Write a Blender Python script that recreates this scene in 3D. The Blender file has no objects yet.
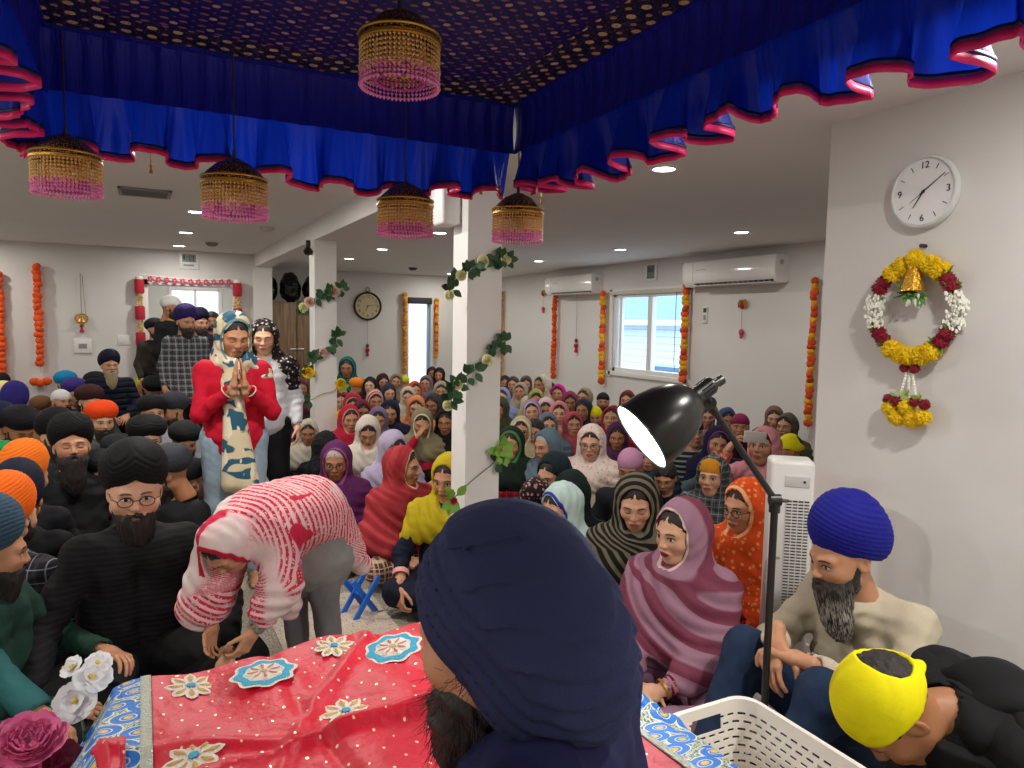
EXPO=0.;SKY=5.;PWR=11.
import bpy, bmesh, math, random
import numpy as np
from mathutils import Vector, Matrix, Euler
R=math.radians; PI=math.pi
random.seed(7); rng=np.random.RandomState(11)
S=bpy.context.scene; COL=S.collection
f32=np.float32
# ---------------- camera
CF=715.; CP=R(4.8); CR=R(1.0); CY=R(27.3); CH=1.55
fw=Vector((math.sin(CY)*math.cos(CP),math.cos(CY)*math.cos(CP),-math.sin(CP)))
r0=Vector((math.cos(CY),-math.sin(CY),0)); u0=r0.cross(fw)
rt=r0*math.cos(CR)+u0*math.sin(CR); up=u0*math.cos(CR)-r0*math.sin(CR)
C0=Vector((0,0,CH))
cd=bpy.data.cameras.new('camera'); cam=bpy.data.objects.new('camera',cd); COL.objects.link(cam)
cd.sensor_width=36; cd.lens=CF/1024*36; cd.clip_start=.02; cd.clip_end=200
cam.matrix_world=Matrix(((rt.x,up.x,-fw.x,0),(rt.y,up.y,-fw.y,0),(rt.z,up.z,-fw.z,CH),(0,0,0,1)))
S.camera=cam
def ray(x,y): return fw+rt*((x-512)/CF)-up*((y-384)/CF)
def onz(x,y,z): d=ray(x,y); return C0+d*((z-CH)/d.z)
def onx(x,y,X): d=ray(x,y); return C0+d*(X/d.x)
def ony(x,y,Y): d=ray(x,y); return C0+d*(Y/d.y)
def atd(x,y,D): return C0+ray(x,y)*D      # D = distance along the view axis
S.view_settings.view_transform='Standard'; S.view_settings.look='None'
S.view_settings.gamma=1; S.view_settings.use_curve_mapping=False
S.view_settings.exposure=EXPO if 'EXPO' in globals() else 0
# ---------------- colour + materials
def lin(c):
    if isinstance(c,str):
        c=c.lstrip('#'); c=[int(c[i:i+2],16)/255 for i in (0,2,4)]
    else: c=[v for v in c]
    return tuple((v/12.92 if v<=.04045 else ((v+.055)/1.055)**2.4) for v in c[:3])+(1,)
MC={}
class NT:
    def __init__(s,name,key=None):
        s.m=bpy.data.materials.new(name); s.m.use_nodes=True; s.t=s.m.node_tree; s.t.nodes.clear()
        s.out=s.n('ShaderNodeOutputMaterial'); s.b=s.n('ShaderNodeBsdfPrincipled')
        s.l(s.b.outputs[0],s.out.inputs[0])
    def n(s,t,**k):
        o=s.t.nodes.new(t)
        for a,v in k.items(): setattr(o,a,v)
        return o
    def l(s,a,b): s.t.links.new(a,b)
    def put(s,inp,v):
        if isinstance(v,bpy.types.NodeSocket): s.l(v,inp)
        elif v is not None: inp.default_value=v
    def math(s,op,a,b=None,c=None):
        o=s.n('ShaderNodeMath',operation=op)
        for i,v in enumerate((a,b,c)):
            if v is not None: s.put(o.inputs[i],v)
        return o.outputs[0]
    def mix(s,f,a,b,bt='MIX'):
        o=s.n('ShaderNodeMix',data_type='RGBA',blend_type=bt)
        s.put(o.inputs[0],f); s.put(o.inputs[6],a); s.put(o.inputs[7],b); return o.outputs[2]
    def ramp(s,f,stops,interp='LINEAR'):
        o=s.n('ShaderNodeValToRGB'); o.color_ramp.interpolation=interp; e=o.color_ramp.elements
        while len(e)<len(stops): e.new(.5)
        for i,(p,c) in enumerate(stops): e[i].position=p; e[i].color=c if len(c)==4 else (*c,1)
        s.put(o.inputs[0],f); return o.outputs[0]
    def co(s,kind='Object',scale=(1,1,1),rot=(0,0,0),loc=(0,0,0)):
        t=s.n('ShaderNodeTexCoord'); m=s.n('ShaderNodeMapping'); m.inputs['Scale'].default_value=scale
        m.inputs['Rotation'].default_value=rot; m.inputs['Location'].default_value=loc
        s.l(t.outputs[kind],m.inputs[0]); return m.outputs[0]
    def noise(s,v,scale,detail=3,rough=.5):
        o=s.n('ShaderNodeTexNoise'); s.put(o.inputs['Vector'],v); o.inputs['Scale'].default_value=scale
        o.inputs['Detail'].default_value=detail; o.inputs['Roughness'].default_value=rough; return o.outputs[0]
    def vor(s,v,scale,feature='F1',rand=1.,out='Distance'):
        o=s.n('ShaderNodeTexVoronoi',feature=feature); s.put(o.inputs['Vector'],v); o.inputs['Scale'].default_value=scale
        o.inputs['Randomness'].default_value=rand; return o.outputs[out]
    def xyz(s,v):
        o=s.n('ShaderNodeSeparateXYZ'); s.l(v,o.inputs[0]); return o.outputs
    def att(s,name,out='Vector'):
        o=s.n('ShaderNodeAttribute',attribute_name=name); return o.outputs[out]
    def bump(s,h,st=.3,dist=.01):
        o=s.n('ShaderNodeBump'); o.inputs['Strength'].default_value=st; o.inputs['Distance'].default_value=dist
        s.l(h,o.inputs['Height']); s.l(o.outputs[0],s.b.inputs['Normal'])
    def base(s,col=None,rough=None,metal=None,**k):
        for n_,v in (('Base Color',col),('Roughness',rough),('Metallic',metal)): s.put(s.b.inputs[n_],v)
        for n_,v in k.items(): s.put(s.b.inputs[n_.replace('_',' ')],v)
        return s.m
    def thr(s,v,a,b=.0):   # smooth step up across a
        o=s.n('ShaderNodeMapRange'); o.inputs[1].default_value=a-b; o.inputs[2].default_value=a+b+1e-5; s.put(o.inputs[0],v); return o.outputs[0]
def M(name,col,rough=.6,metal=0,bump=None,emit=None,var=.0,**k):
    key=(name,str(col),rough,metal,str(bump),str(emit),var,str(k))
    if key in MC: return MC[key]
    t=NT(name); c=lin(col); v=t.co()
    if var:
        c2=tuple(x*(1-var) for x in c[:3])+(1,)
        cc=t.mix(t.noise(v,6,4),c,c2)
    else: cc=t.mix(t.noise(v,9,2),c,tuple(x*.94 for x in c[:3])+(1,))
    t.base(cc,rough,metal,**k)
    if bump: t.bump(t.noise(v,bump[0],3),bump[1],bump[2] if len(bump)>2 else .005)
    if emit: t.base(Emission_Color=lin(emit[0]),Emission_Strength=emit[1])
    MC[key]=t.m; return t.m
# ---------------- mesh utils
def mesh_obj(name,V,F,mat=None,parent=None,smooth=True,loc=None,mats=None,mi=None,attrs=None):
    me=bpy.data.meshes.new(name)
    V=np.asarray(V,dtype=f32).reshape(-1,3)
    if isinstance(F,np.ndarray):
        nf,k=F.shape; me.vertices.add(len(V)); me.vertices.foreach_set('co',V.ravel())
        me.loops.add(nf*k); me.loops.foreach_set('vertex_index',F.astype(np.int32).ravel())
        me.polygons.add(nf); me.polygons.foreach_set('loop_start',np.arange(0,nf*k,k,dtype=np.int32))
        me.update(calc_edges=True)
    else:
        me.from_pydata([tuple(map(float,v)) for v in V],[],[tuple(int(i) for i in f) for f in F]); me.update()
    if smooth: me.polygons.foreach_set('use_smooth',np.ones(len(me.polygons),dtype=bool))
    for m in (mats or ([mat] if mat else [])): me.materials.append(m)
    if mi is not None: me.polygons.foreach_set('material_index',np.asarray(mi,dtype=np.int32))
    for an,av in (attrs or {}).items():
        av=np.asarray(av,dtype=f32)
        if av.ndim==2: a=me.attributes.new(an,'FLOAT_VECTOR','POINT'); a.data.foreach_set('vector',av.ravel())
        else: a=me.attributes.new(an,'FLOAT','POINT'); a.data.foreach_set('value',av)
    o=bpy.data.objects.new(name,me); COL.objects.link(o)
    if parent: o.parent=parent
    if loc is not None: o.location=loc
    return o
def tag(o,label=None,cat=None,group=None,kind=None):
    for k,v in (('label',label),('category',cat),('group',group),('kind',kind)):
        if v: o[k]=v
    return o
def empty(name,loc=(0,0,0),rz=0,label=None,cat=None,group=None):
    o=bpy.data.objects.new(name,None); COL.objects.link(o); o.location=loc; o.rotation_euler=(0,0,rz)
    o.empty_display_size=.05
    return tag(o,label,cat,group)
def setmw(o): pass
class MB:
    def __init__(s): s.V=[];s.F=[];s.I=[];s.n=0;s.T=Matrix.Identity(4)
    def add(s,V,F,mi=0):
        V=[tuple(s.T@Vector(v)) for v in V]; s.V+=V; s.F+=[tuple(i+s.n for i in f) for f in F]; s.I+=[mi]*len(F); s.n+=len(V); return s
    def box(s,a,b,bev=0,mi=0):
        x0,y0,z0=[min(p,q) for p,q in zip(a,b)]; x1,y1,z1=[max(p,q) for p,q in zip(a,b)]
        if bev<=0:
            V=[(x,y,z) for z in (z0,z1) for y in (y0,y1) for x in (x0,x1)]
            return s.add(V,[(0,2,3,1),(4,5,7,6),(0,1,5,4),(1,3,7,5),(3,2,6,7),(2,0,4,6)],mi)
        bm=bmesh.new(); bmesh.ops.create_cube(bm,size=1)
        for v in bm.verts: v.co=Vector(((x0+x1)/2+v.co.x*(x1-x0),(y0+y1)/2+v.co.y*(y1-y0),(z0+z1)/2+v.co.z*(z1-z0)))
        bmesh.ops.bevel(bm,geom=bm.edges[:],offset=bev,segments=3,affect='EDGES',profile=.5)
        return s.bm(bm,mi)
    def bm(s,bm,mi=0):
        bm.verts.index_update(); V=[v.co.copy() for v in bm.verts]; F=[[v.index for v in f.verts] for f in bm.faces]; bm.free(); return s.add(V,F,mi)
    def lathe(s,prof,n=24,c=(0,0,0),axis=None,mi=0,sx=1,sy=1,cap=True):
        V=[];F=[]
        q=Vector((0,0,1)).rotation_difference(Vector(axis).normalized()) if axis is not None else None
        for r,z in prof:
            for i in range(n):
                a=2*PI*i/n; v=Vector((r*math.cos(a)*sx,r*math.sin(a)*sy,z))
                if q: v=q@v
                V.append(v+Vector(c))
        m=len(prof)
        for j in range(m-1):
            for i in range(n): F.append((j*n+i,j*n+(i+1)%n,(j+1)*n+(i+1)%n,(j+1)*n+i))
        if cap and prof[0][0]>1e-6: F.append(tuple(range(n-1,-1,-1)))
        if cap and prof[-1][0]>1e-6: F.append(tuple((m-1)*n+i for i in range(n)))
        return s.add(V,F,mi)
    def tube(s,pts,r,n=8,mi=0,closed=False,cap=True):
        P=[Vector(p) for p in pts]; m=len(P); rr=r if isinstance(r,(list,tuple)) else [r]*m
        V=[];F=[];N=None
        for i,p in enumerate(P):
            if closed: t=(P[(i+1)%m]-P[i-1])
            else: t=P[min(i+1,m-1)]-P[max(i-1,0)]
            t.normalize()
            if N is None:
                N=t.orthogonal().normalized()
            N=(N-t*N.dot(t)); N.normalize(); B=t.cross(N)
            for k in range(n):
                a=2*PI*k/n; V.append(p+(N*math.cos(a)+B*math.sin(a))*rr[i])
        for i in range(m if closed else m-1):
            j=(i+1)%m
            for k in range(n): F.append((i*n+k,i*n+(k+1)%n,j*n+(k+1)%n,j*n+k))
        if cap and not closed: F.append(tuple(range(n-1,-1,-1))); F.append(tuple((m-1)*n+k for k in range(n)))
        return s.add(V,F,mi)
    def ball(s,c,r,seg=10,mi=0,sub=None):
        bm=bmesh.new(); rr=r if isinstance(r,(tuple,list)) else (r,r,r)
        if sub is not None: bmesh.ops.create_icosphere(bm,subdivisions=sub,radius=1)
        else: bmesh.ops.create_uvsphere(bm,u_segments=seg,v_segments=max(4,seg*2//3),radius=1)
        for v in bm.verts: v.co=Vector((c[0]+v.co.x*rr[0],c[1]+v.co.y*rr[1],c[2]+v.co.z*rr[2]))
        return s.bm(bm,mi)
    def obj(s,name,mat=None,parent=None,smooth=True,loc=None,mats=None):
        o=mesh_obj(name,s.V,s.F,mat,parent,smooth,loc,mats,s.I if mats else None)
        if smooth:
            try: o.data.set_sharp_from_angle(angle=R(38))
            except Exception: pass
        return o
def boxo(name,a,b,mat,parent=None,bev=0,**k): return MB().box(a,b,bev).obj(name,mat,parent,smooth=bev>0,**k)
def struct(o): o['kind']='structure'; return o
def copy_tree(o,parent=None):
    c=o.copy(); COL.objects.link(c); c.parent=parent
    for ch in o.children: copy_tree(ch,c)
    return c
def interp(pts,n):   # catmull-rom resample
    P=[np.array(p,float) for p in pts]; out=[]; m=len(P)
    for i in range(n):
        t=i/(n-1)*(m-1); k=min(int(t),m-2); u=t-k
        p0,p1,p2,p3=P[max(k-1,0)],P[k],P[k+1],P[min(k+2,m-1)]
        out.append(.5*((2*p1)+(-p0+p2)*u+(2*p0-5*p1+4*p2-p3)*u*u+(-p0+3*p1-3*p2+p3)*u**3))
    return out
# ---------------- SDF toolkit
def A3(p): return np.asarray(p,dtype=f32)
def smin(a,b,k):
    if k<=0: return np.minimum(a,b)
    h=np.maximum(k-np.abs(a-b),0)/k; return np.minimum(a,b)-h*h*k*.25
def smax(a,b,k): return -smin(-a,-b,k)
def caps(P,a,b,ra,rb=None):
    rb=ra if rb is None else rb; a=A3(a); b=A3(b); d=b-a; q=P-a
    t=np.clip((q@d)/max(float(d@d),1e-9),0,1); return np.sqrt(((q-t[...,None]*d)**2).sum(-1))-(ra+(rb-ra)*t)
def ell(P,c,r,rot=None):
    q=P-A3(c)
    if rot is not None: q=q@A3(rot)
    r=A3(r); k0=np.sqrt(((q/r)**2).sum(-1)); k1=np.sqrt(((q/(r*r))**2).sum(-1))+1e-6
    return k0*(k0-1)/k1
def rbox(P,c,h,r,rot=None):
    q=P-A3(c)
    if rot is not None: q=q@A3(rot)
    q=np.abs(q)-(A3(h)-r); return np.sqrt((np.maximum(q,0)**2).sum(-1))+np.minimum(q.max(-1),0)-r
def rotm(x=0,y=0,z=0): return np.array(Euler((R(x),R(y),R(z))).to_matrix(),dtype=f32)
def grid(lo,hi,h):
    ax=[np.arange(l,u+h,h,dtype=f32) for l,u in zip(lo,hi)]
    G=np.stack(np.meshgrid(*ax,indexing='ij'),-1); return G,ax
def surfnet(D,lo,h):
    s=D<0
    c=s[:-1,:-1,:-1].astype(np.int8)
    for i in (0,1):
        for j in (0,1):
            for k in (0,1):
                if i+j+k: c=c+s[i:s.shape[0]-1+i,j:s.shape[1]-1+j,k:s.shape[2]-1+k]
    act=(c>0)&(c<8); idx=np.argwhere(act)
    if len(idx)==0: return np.zeros((0,3),f32),np.zeros((0,4),int)
    m=-np.ones(act.shape,dtype=np.int64); m[act]=np.arange(len(idx))
    val={}
    for i in (0,1):
        for j in (0,1):
            for k in (0,1): val[i,j,k]=D[idx[:,0]+i,idx[:,1]+j,idx[:,2]+k]
    acc=np.zeros((len(idx),3),f32); cnt=np.zeros(len(idx),f32)
    for ax in range(3):
        o=[a for a in range(3) if a!=ax]
        for p in (0,1):
            for q in (0,1):
                a=[0,0,0]; a[o[0]]=p; a[o[1]]=q; b=list(a); b[ax]=1
                va,vb=val[tuple(a)],val[tuple(b)]; cr=(va<0)!=(vb<0)
                t=np.where(cr,va/np.where(cr,va-vb,1),0)
                pt=np.tile(A3(a),(len(idx),1)); pt[:,ax]=t
                acc+=pt*cr[:,None]; cnt+=cr
    V=(idx+acc/np.maximum(cnt,1)[:,None])*h+A3(lo)
    Fs=[]
    for ax in range(3):
        o=[a for a in range(3) if a!=ax]
        sl0=[slice(1,-1)]*3; sl0[ax]=slice(0,-1); sl1=[slice(1,-1)]*3; sl1[ax]=slice(1,None)
        A=s[tuple(sl0)]; B=s[tuple(sl1)]
        for flip in (0,1):
            e=(A&~B) if not flip else (~A&B)
            I=np.argwhere(e)
            if len(I)==0: continue
            I=I.copy(); I[:,o[0]]+=1; I[:,o[1]]+=1
            def g(p,q):
                J=I.copy(); J[:,o[0]]-=p; J[:,o[1]]-=q; return m[J[:,0],J[:,1],J[:,2]]
            q=np.stack([g(1,1),g(0,1),g(0,0),g(1,0)],1)
            if (ax==1)!=bool(flip): q=q[:,::-1]
            Fs.append(q)
    F=np.concatenate(Fs); F=F[(F>=0).all(1)]
    return V.astype(f32),F
def sdfmesh(fn,lo,hi,h,smooth=1):
    """two-pass: coarse grid finds the active bricks, fine grid is evaluated only near the surface"""
    lo=A3(lo); hi=A3(hi)
    G,ax=grid(lo,hi,h); sh=G.shape[:3]
    if sh[0]*sh[1]*sh[2]<60000:
        D=fn(G.reshape(-1,3)).reshape(sh)
    else:
        k=4; Gc=G[::k,::k,::k]; Dc=fn(Gc.reshape(-1,3)).reshape(Gc.shape[:3])
        near=np.abs(Dc)<h*k*1.45+.012
        big=np.repeat(np.repeat(np.repeat(near,k,0),k,1),k,2)
        # centre bricks on their sample
        big=np.roll(big,(-k//2,-k//2,-k//2),(0,1,2))
        Df=np.repeat(np.repeat(np.repeat(Dc,k,0),k,1),k,2); Df=np.roll(Df,(-k//2,-k//2,-k//2),(0,1,2))
        def fit(a,fill):
            out=np.full(sh,fill,dtype=a.dtype); s_=[min(x,y) for x,y in zip(a.shape,sh)]
            out[:s_[0],:s_[1],:s_[2]]=a[:s_[0],:s_[1],:s_[2]]; return out
        big=fit(big,True); D=fit(Df,f32(1)).astype(f32)
        D[big]=fn(G[big])
    D[0]=D[-1]=np.maximum(D[0],.001); D[-1]=np.maximum(D[-1],.001)
    D[:,0]=np.maximum(D[:,0],.001); D[:,-1]=np.maximum(D[:,-1],.001); D[:,:,0]=np.maximum(D[:,:,0],.001); D[:,:,-1]=np.maximum(D[:,:,-1],.001)
    return surfnet(D,lo,h)
def wob(P,fr,seed,oct=5):   # cheap smooth noise in -1..1
    r=np.random.RandomState(seed); o=0
    for i in range(oct):
        d=r.normal(size=3); d/=np.linalg.norm(d); o=o+np.sin(P@A3(d*fr*(1+.35*i))+f32(r.rand()*6.28+0))
    return (o/oct**.5*.7).astype(f32)
# ---------------- people: skin material with a face drawn in head space
SK={'a':('#d6a484','#b06058'),'b':('#c28c6a','#9c5850'),'c':('#a8724e','#84493f'),'d':('#8c5a3c','#5e2f30'),'e':('#d8a88c','#b05a5a')}
def skin(tone='b',closed=False,lip=None,brow=1.):
    key=('skin',tone,closed,lip,brow)
    if key in MC: return MC[key]
    t=NT('skin'); base,lc=SK[tone]; lc=lip or lc
    h=t.att('hco'); X=t.xyz(h); ax=t.math('ABSOLUTE',X[0]); y=X[1]; z=X[2]
    v=t.co(); n=t.noise(v,30,4); c0=lin(base)
    col=t.mix(n,tuple(x*.86 for x in c0[:3])+(1,),tuple(min(1,x*1.08) for x in c0[:3])+(1,))
    front=t.thr(t.math('MULTIPLY',y,-1.),.035,.01)
    def e2(cx,cz,rx,rz):
        a=t.math('DIVIDE',t.math('SUBTRACT',ax,cx),rx); b=t.math('DIVIDE',t.math('SUBTRACT',z,cz),rz)
        return t.math('ADD',t.math('MULTIPLY',a,a),t.math('MULTIPLY',b,b))
    def under(val,edge,soft): return t.math('MULTIPLY',t.math('SUBTRACT',1,t.thr(val,edge,soft)),front)
    # cheeks a little redder, lids and sockets a little browner
    col=t.mix(t.math('MULTIPLY',under(e2(.036,-.028,.024,.02),1,.6),.25),col,lin('#b0604e'))
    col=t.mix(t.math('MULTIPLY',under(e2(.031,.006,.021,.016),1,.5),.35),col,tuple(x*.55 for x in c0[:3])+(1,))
    lips=under(e2(0,-.0575,.0235,.0105),1,.18); col=t.mix(lips,col,lin(lc))
    line=t.math('MULTIPLY',under(e2(0,-.0575,.022,.0014),1,.5),.7); col=t.mix(line,col,lin('#5a2a26'))
    # brow: arched band
    bz=t.math('SUBTRACT',z,t.math('SUBTRACT',.0265,t.math('MULTIPLY',t.math('POWER',t.math('SUBTRACT',ax,.028),2.),9.)))
    bb=t.math('ADD',t.math('POWER',t.math('DIVIDE',bz,.0036),2.),t.math('POWER',t.math('DIVIDE',t.math('SUBTRACT',ax,.031),.019),4.))
    col=t.mix(t.math('MULTIPLY',under(bb,1,.35),.85*brow),col,lin('#140d0a'))
    if closed:
        l=t.math('SUBTRACT',z,t.math('ADD',-.003,t.math('MULTIPLY',t.math('POWER',t.math('SUBTRACT',ax,.031),2.),12.)))
        bb=t.math('ADD',t.math('POWER',t.math('DIVIDE',l,.0016),2.),t.math('POWER',t.math('DIVIDE',t.math('SUBTRACT',ax,.031),.0145),4.))
        col=t.mix(under(bb,1,.4),col,lin('#120b09'))
    else:
        col=t.mix(under(e2(.031,.0055,.0158,.0078),1,.15),col,lin('#1a0f0b'))
        col=t.mix(under(e2(.031,.0035,.0135,.0056),1,.15),col,lin('#cfc6bf'))
        col=t.mix(t.math('MULTIPLY',under(e2(.031,.0042,.0062,.0062),1,.15),1.),col,lin('#1d100a'))
    t.base(col,.52,0,Subsurface_Weight=0.0); t.bump(t.noise(v,180,2),.08,.002)
    MC[key]=t.m; return t.m
CACHE={}
def memo(key,fn):
    if key not in CACHE: CACHE[key]=fn()
    return CACHE[key]
def head_mesh(g='m',lod=0,fat=1.,old=0):
    def fn():
        h=(.0034,.0055,.0085)[lod]
        jw=.056 if g=='m' else .050
        def F(P):
            Q=P.copy(); Q[:,0]=np.abs(Q[:,0])
            d=ell(P,(0,.018,.034),(.076,.094,.084))
            d=smin(d,ell(P,(0,-.022,-.028),(jw*fat+.006,.068,.082)),.05)
            d=smin(d,ell(P,(0,-.058,-.088),(.024*fat,.022,.020)),.035)
            d=smin(d,caps(Q,(.05*fat,.0,-.055),(.012,-.05,-.092),.018,.014),.03)
            d=smin(d,ell(Q,(.037*fat,-.056,-.024),(.024,.022,.020)),.03)
            d=smin(d,caps(Q,(.010,-.083,.0225),(.042,-.070,.0235),.010,.009),.018)
            d=smax(d,-ell(Q,(.031,-.099,.003),(.0175,.017,.0125)),.012)
            d=smin(d,ell(Q,(.031,-.0735,.0035),(.0140,.0130,.0105)),.004)
            d=smin(d,caps(P,(0,-.083,.014),(0,-.1045,-.022),.0065,.0095),.014)
            d=smin(d,ell(Q,(.0105,-.0965,-.0265),(.0075,.009,.0065)),.008)
            d=smax(d,-ell(Q,(.0062,-.1015,-.0335),(.0032,.004,.003)),.003)
            d=smin(d,ell(P,(0,-.084,-.058),(.026,.014,.017)),.016)
            d=smin(d,ell(P,(0,-.0935,-.0525),(.0205,.0075,.0050)),.005)
            d=smin(d,ell(P,(0,-.0925,-.0632),(.0165,.0075,.0060)),.005)
            d=smax(d,-ell(P,(0,-.101,-.0578),(.022,.004,.0014)),.003)
            e=ell(Q,(.079,.012,-.004),(.0075,.019,.031),rotm(10,0,-18)); e=smax(e,-ell(Q,(.088,.008,-.002),(.007,.011,.019)),.006)
            d=smin(d,e,.008)
            d=smin(d,caps(P,(0,.022,-.05),(0,.04,-.15),.050,.053),.03)
            return d
        V,Fc=sdfmesh(F,(-.1,-.13,-.165),(.1,.125,.13),h); return V,Fc
    return memo(('head',g,lod,fat),fn)
def hand_mesh(curl=(.35,.5,.35),spread=.12,thumb=.5,lod=0,mitt=0):
    def fn():
        fl=[(.030,.092,.070),(.010,.098,.080),(-.011,.094,.074),(-.031,.084,.058)]
        segs=[]
        for i,(y,x,L) in enumerate(fl):
            cu=[c*(1+.08*i) for c in curl]; a=0; p=np.array((x,y,0.)); s0=(1.5-i)*spread*.5
            parts=[L*.46,L*.30,L*.24]; r=(.0088,.0082,.0074,.0062) if i<3 else (.0078,.0072,.0064,.0055)
            for j in range(3):
                a+=cu[j]; q=p+np.array((math.cos(a)*math.cos(s0),math.cos(a)*math.sin(s0),math.sin(a)))*parts[j]
                segs.append((p.copy(),q.copy(),r[j],r[j+1])); p=q
        t0=np.array((.022,.030,.006)); t1=t0+np.array((.030,.026+.01*spread,.010)); t2=t1+np.array((.030,.016*(1-thumb)+.004,.012+.008*thumb)); t3=t2+np.array((.024,.004-.012*thumb,.006+.008*thumb))
        def F(P):
            d=rbox(P,(.052,0,0),(.048,.040,.0125),.0115)
            d=smin(d,ell(P,(.034,.024,.007),(.032,.017,.014)),.012)
            d=smin(d,caps(P,(-.035,0,0),(.012,0,0),.026,.0245),.03)
            k=.007
            dd=None
            for a,b,ra,rb in segs:
                c=caps(P,a,b,ra,rb); dd=c if dd is None else np.minimum(dd,c)
            d=smin(d,dd,k)
            th=smin(smin(caps(P,t0,t1,.0135,.0105),caps(P,t1,t2,.0105,.009),.004),caps(P,t2,t3,.009,.0072),.004)
            return smin(d,th,.008)
        return sdfmesh(F,(-.065,-.07,-.09),(.19,.09,.12),(.0028,.005,.007)[lod])
    return memo(('hand',curl,spread,thumb,lod),fn)
def place_hand(w,d,n,side,curl=(.35,.5,.35),spread=.12,thumb=.5,lod=0,scale=1.):
    V,F=hand_mesh(tuple(curl),spread,thumb,lod); d=A3(d)/np.linalg.norm(d); n=A3(n); n=n-d*float(n@d); n=n/np.linalg.norm(n)
    t=np.cross(n,d)*(1 if side=='L' else -1)
    B=np.stack([d,t,n],0); V2=(V*scale)@B+A3(w)
    return V2,(F if np.linalg.det(B)>0 else F[:,::-1])
def foot_mesh(lod=0):
    def fn():
        def F(P):
            d=caps(P,(0,.0,.075),(0,.01,.14),.036,.04)
            d=smin(d,caps(P,(0,.03,.035),(0,-.10,.028),.034,.034),.05)
            d=smin(d,ell(P,(0,-.115,.022),(.046,.045,.022)),.03)
            for i in range(5): d=smin(d,ell(P,(-.036+.0175*i,-.158+.008*i+(.004 if i==0 else 0),.014),(.0095 if i else .012,.022,.012)),.006)
            return smax(d,-P[:,2],.004)
        return sdfmesh(F,(-.07,-.2,-.01),(.07,.09,.16),.004)
    return memo(('foot',),fn)
def HRm(yaw=0,pitch=0,roll=0): return (Euler((0,0,R(yaw))).to_matrix()@Euler((R(pitch),0,0)).to_matrix()@Euler((0,R(roll),0)).to_matrix())
# ---------------- poses (facing -Y, +x is the person's left)
def pose_sit(v=0):
    J=dict(pel=(0,0,.12),sp=(0,.01,.30),ch=(0,0,.45),nk=(0,-.005,.585),hd=(0,-.03,.735))
    J['sL']=(.165,.005,.515); J['sR']=(-.165,.005,.515)
    e=[((.25,-.05,.30),(.10,-.30,.20),(-.25,-.05,.30),(-.10,-.30,.20)),((.24,-.10,.30),(.06,-.33,.24),(-.24,-.10,.30),(-.05,-.32,.22)),
       ((.27,-.10,.30),(.26,-.34,.22),(-.27,-.10,.30),(-.26,-.34,.22)),((.24,-.05,.30),(.12,-.30,.20),(-.23,-.16,.33),(-.06,-.24,.52))][v]
    J['eL'],J['wL'],J['eR'],J['wR']=e
    J['hL']=(.09,-.02,.12); J['hR']=(-.09,-.02,.12); J['kL']=(.32,-.30,.13); J['kR']=(-.32,-.30,.13)
    J['aL']=(-.08,-.40,.07); J['aR']=(.08,-.34,.07); return J
def pose_stand(v=0):
    J=dict(pel=(0,0,.93),sp=(0,.01,1.10),ch=(0,0,1.25),nk=(0,.0,1.40),hd=(0,-.02,1.55))
    J['sL']=(.165,.005,1.335); J['sR']=(-.165,.005,1.335)
    J['eL']=(.23,.02,1.08); J['eR']=(-.23,.02,1.08); J['wL']=(.24,-.09,.86); J['wR']=(-.24,-.09,.86)
    J['hL']=(.09,0,.92); J['hR']=(-.09,0,.92); J['kL']=(.10,-.02,.50); J['kR']=(-.10,-.02,.50); J['aL']=(.11,.02,.09); J['aR']=(-.11,.02,.09); return J
def torso_d(P,J,inf=0.,fem=0,k=.06):
    pel,ch,sp=A3(J['pel']),A3(J['ch']),A3(J['sp']); ax=A3(J['sL'])-A3(J['sR']); ax=ax/np.linalg.norm(ax)
    w=.066 if fem else .075; w2=.055 if fem else .065
    d=caps(P,pel+ax*w2,sp+ax*w2,.108+inf,.095+inf)
    d=np.minimum(d,caps(P,pel-ax*w2,sp-ax*w2,.108+inf,.095+inf))
    d=smin(d,np.minimum(caps(P,sp+ax*w2,ch+ax*w,.095+inf,.092+inf),caps(P,sp-ax*w2,ch-ax*w,.095+inf,.092+inf)),k)
    d=smin(d,caps(P,J['sL'],J['sR'],.050+inf),.06)
    d=smin(d,caps(P,A3(J['nk'])-A3((0,0,.03)),J['nk'],.072+inf,.053+inf*.4),.075)
    return d
def arm_d(P,J,s,inf=0.,end=1.,k=.03):
    a,b,c=A3(J['s'+s]),A3(J['e'+s]),A3(J['w'+s]); c=b+(c-b)*end
    return smin(caps(P,a,b,.048+inf,.040+inf),caps(P,b,c,.040+inf,.028+inf*.7),k)
def leg_d(P,J,s,inf=0.,end=1.):
    a,b,c=A3(J['h'+s]),A3(J['k'+s]),A3(J['a'+s]); c=b+(c-b)*end
    return smin(caps(P,a,b,.092+inf,.062+inf),caps(P,b,c,.060+inf,.042+inf),.04)
def bounds(J,pad=.2,keys=None):
    Q=np.array([J[k] for k in (keys or J) if isinstance(J[k],(tuple,list,np.ndarray)) and len(J[k])==3 and not k.startswith('_')])
    return Q.min(0)-pad,Q.max(0)+pad
TK=('pel','sp','ch','nk','sL','sR','eL','eR','wL','wR')
def folds(P,J,amp,seed=0):
    d=wob(P*A3((1,1,1.6)),34,seed,5)*amp+np.abs(wob(P*A3((1,1,.7)),55,seed+9,4))*amp*.9
    for s in 'LR':   # creases gathered at the elbows
        r=np.sqrt(((P-A3(J['e'+s]))**2).sum(-1)); ax=A3(J['w'+s])-A3(J['s'+s]); ax/=np.linalg.norm(ax)
        d=d+np.exp(-(r/.11)**2)*np.sin((P@ax)*150+wob(P,20,seed+3,3)*2)*amp*.9
    return d
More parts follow.
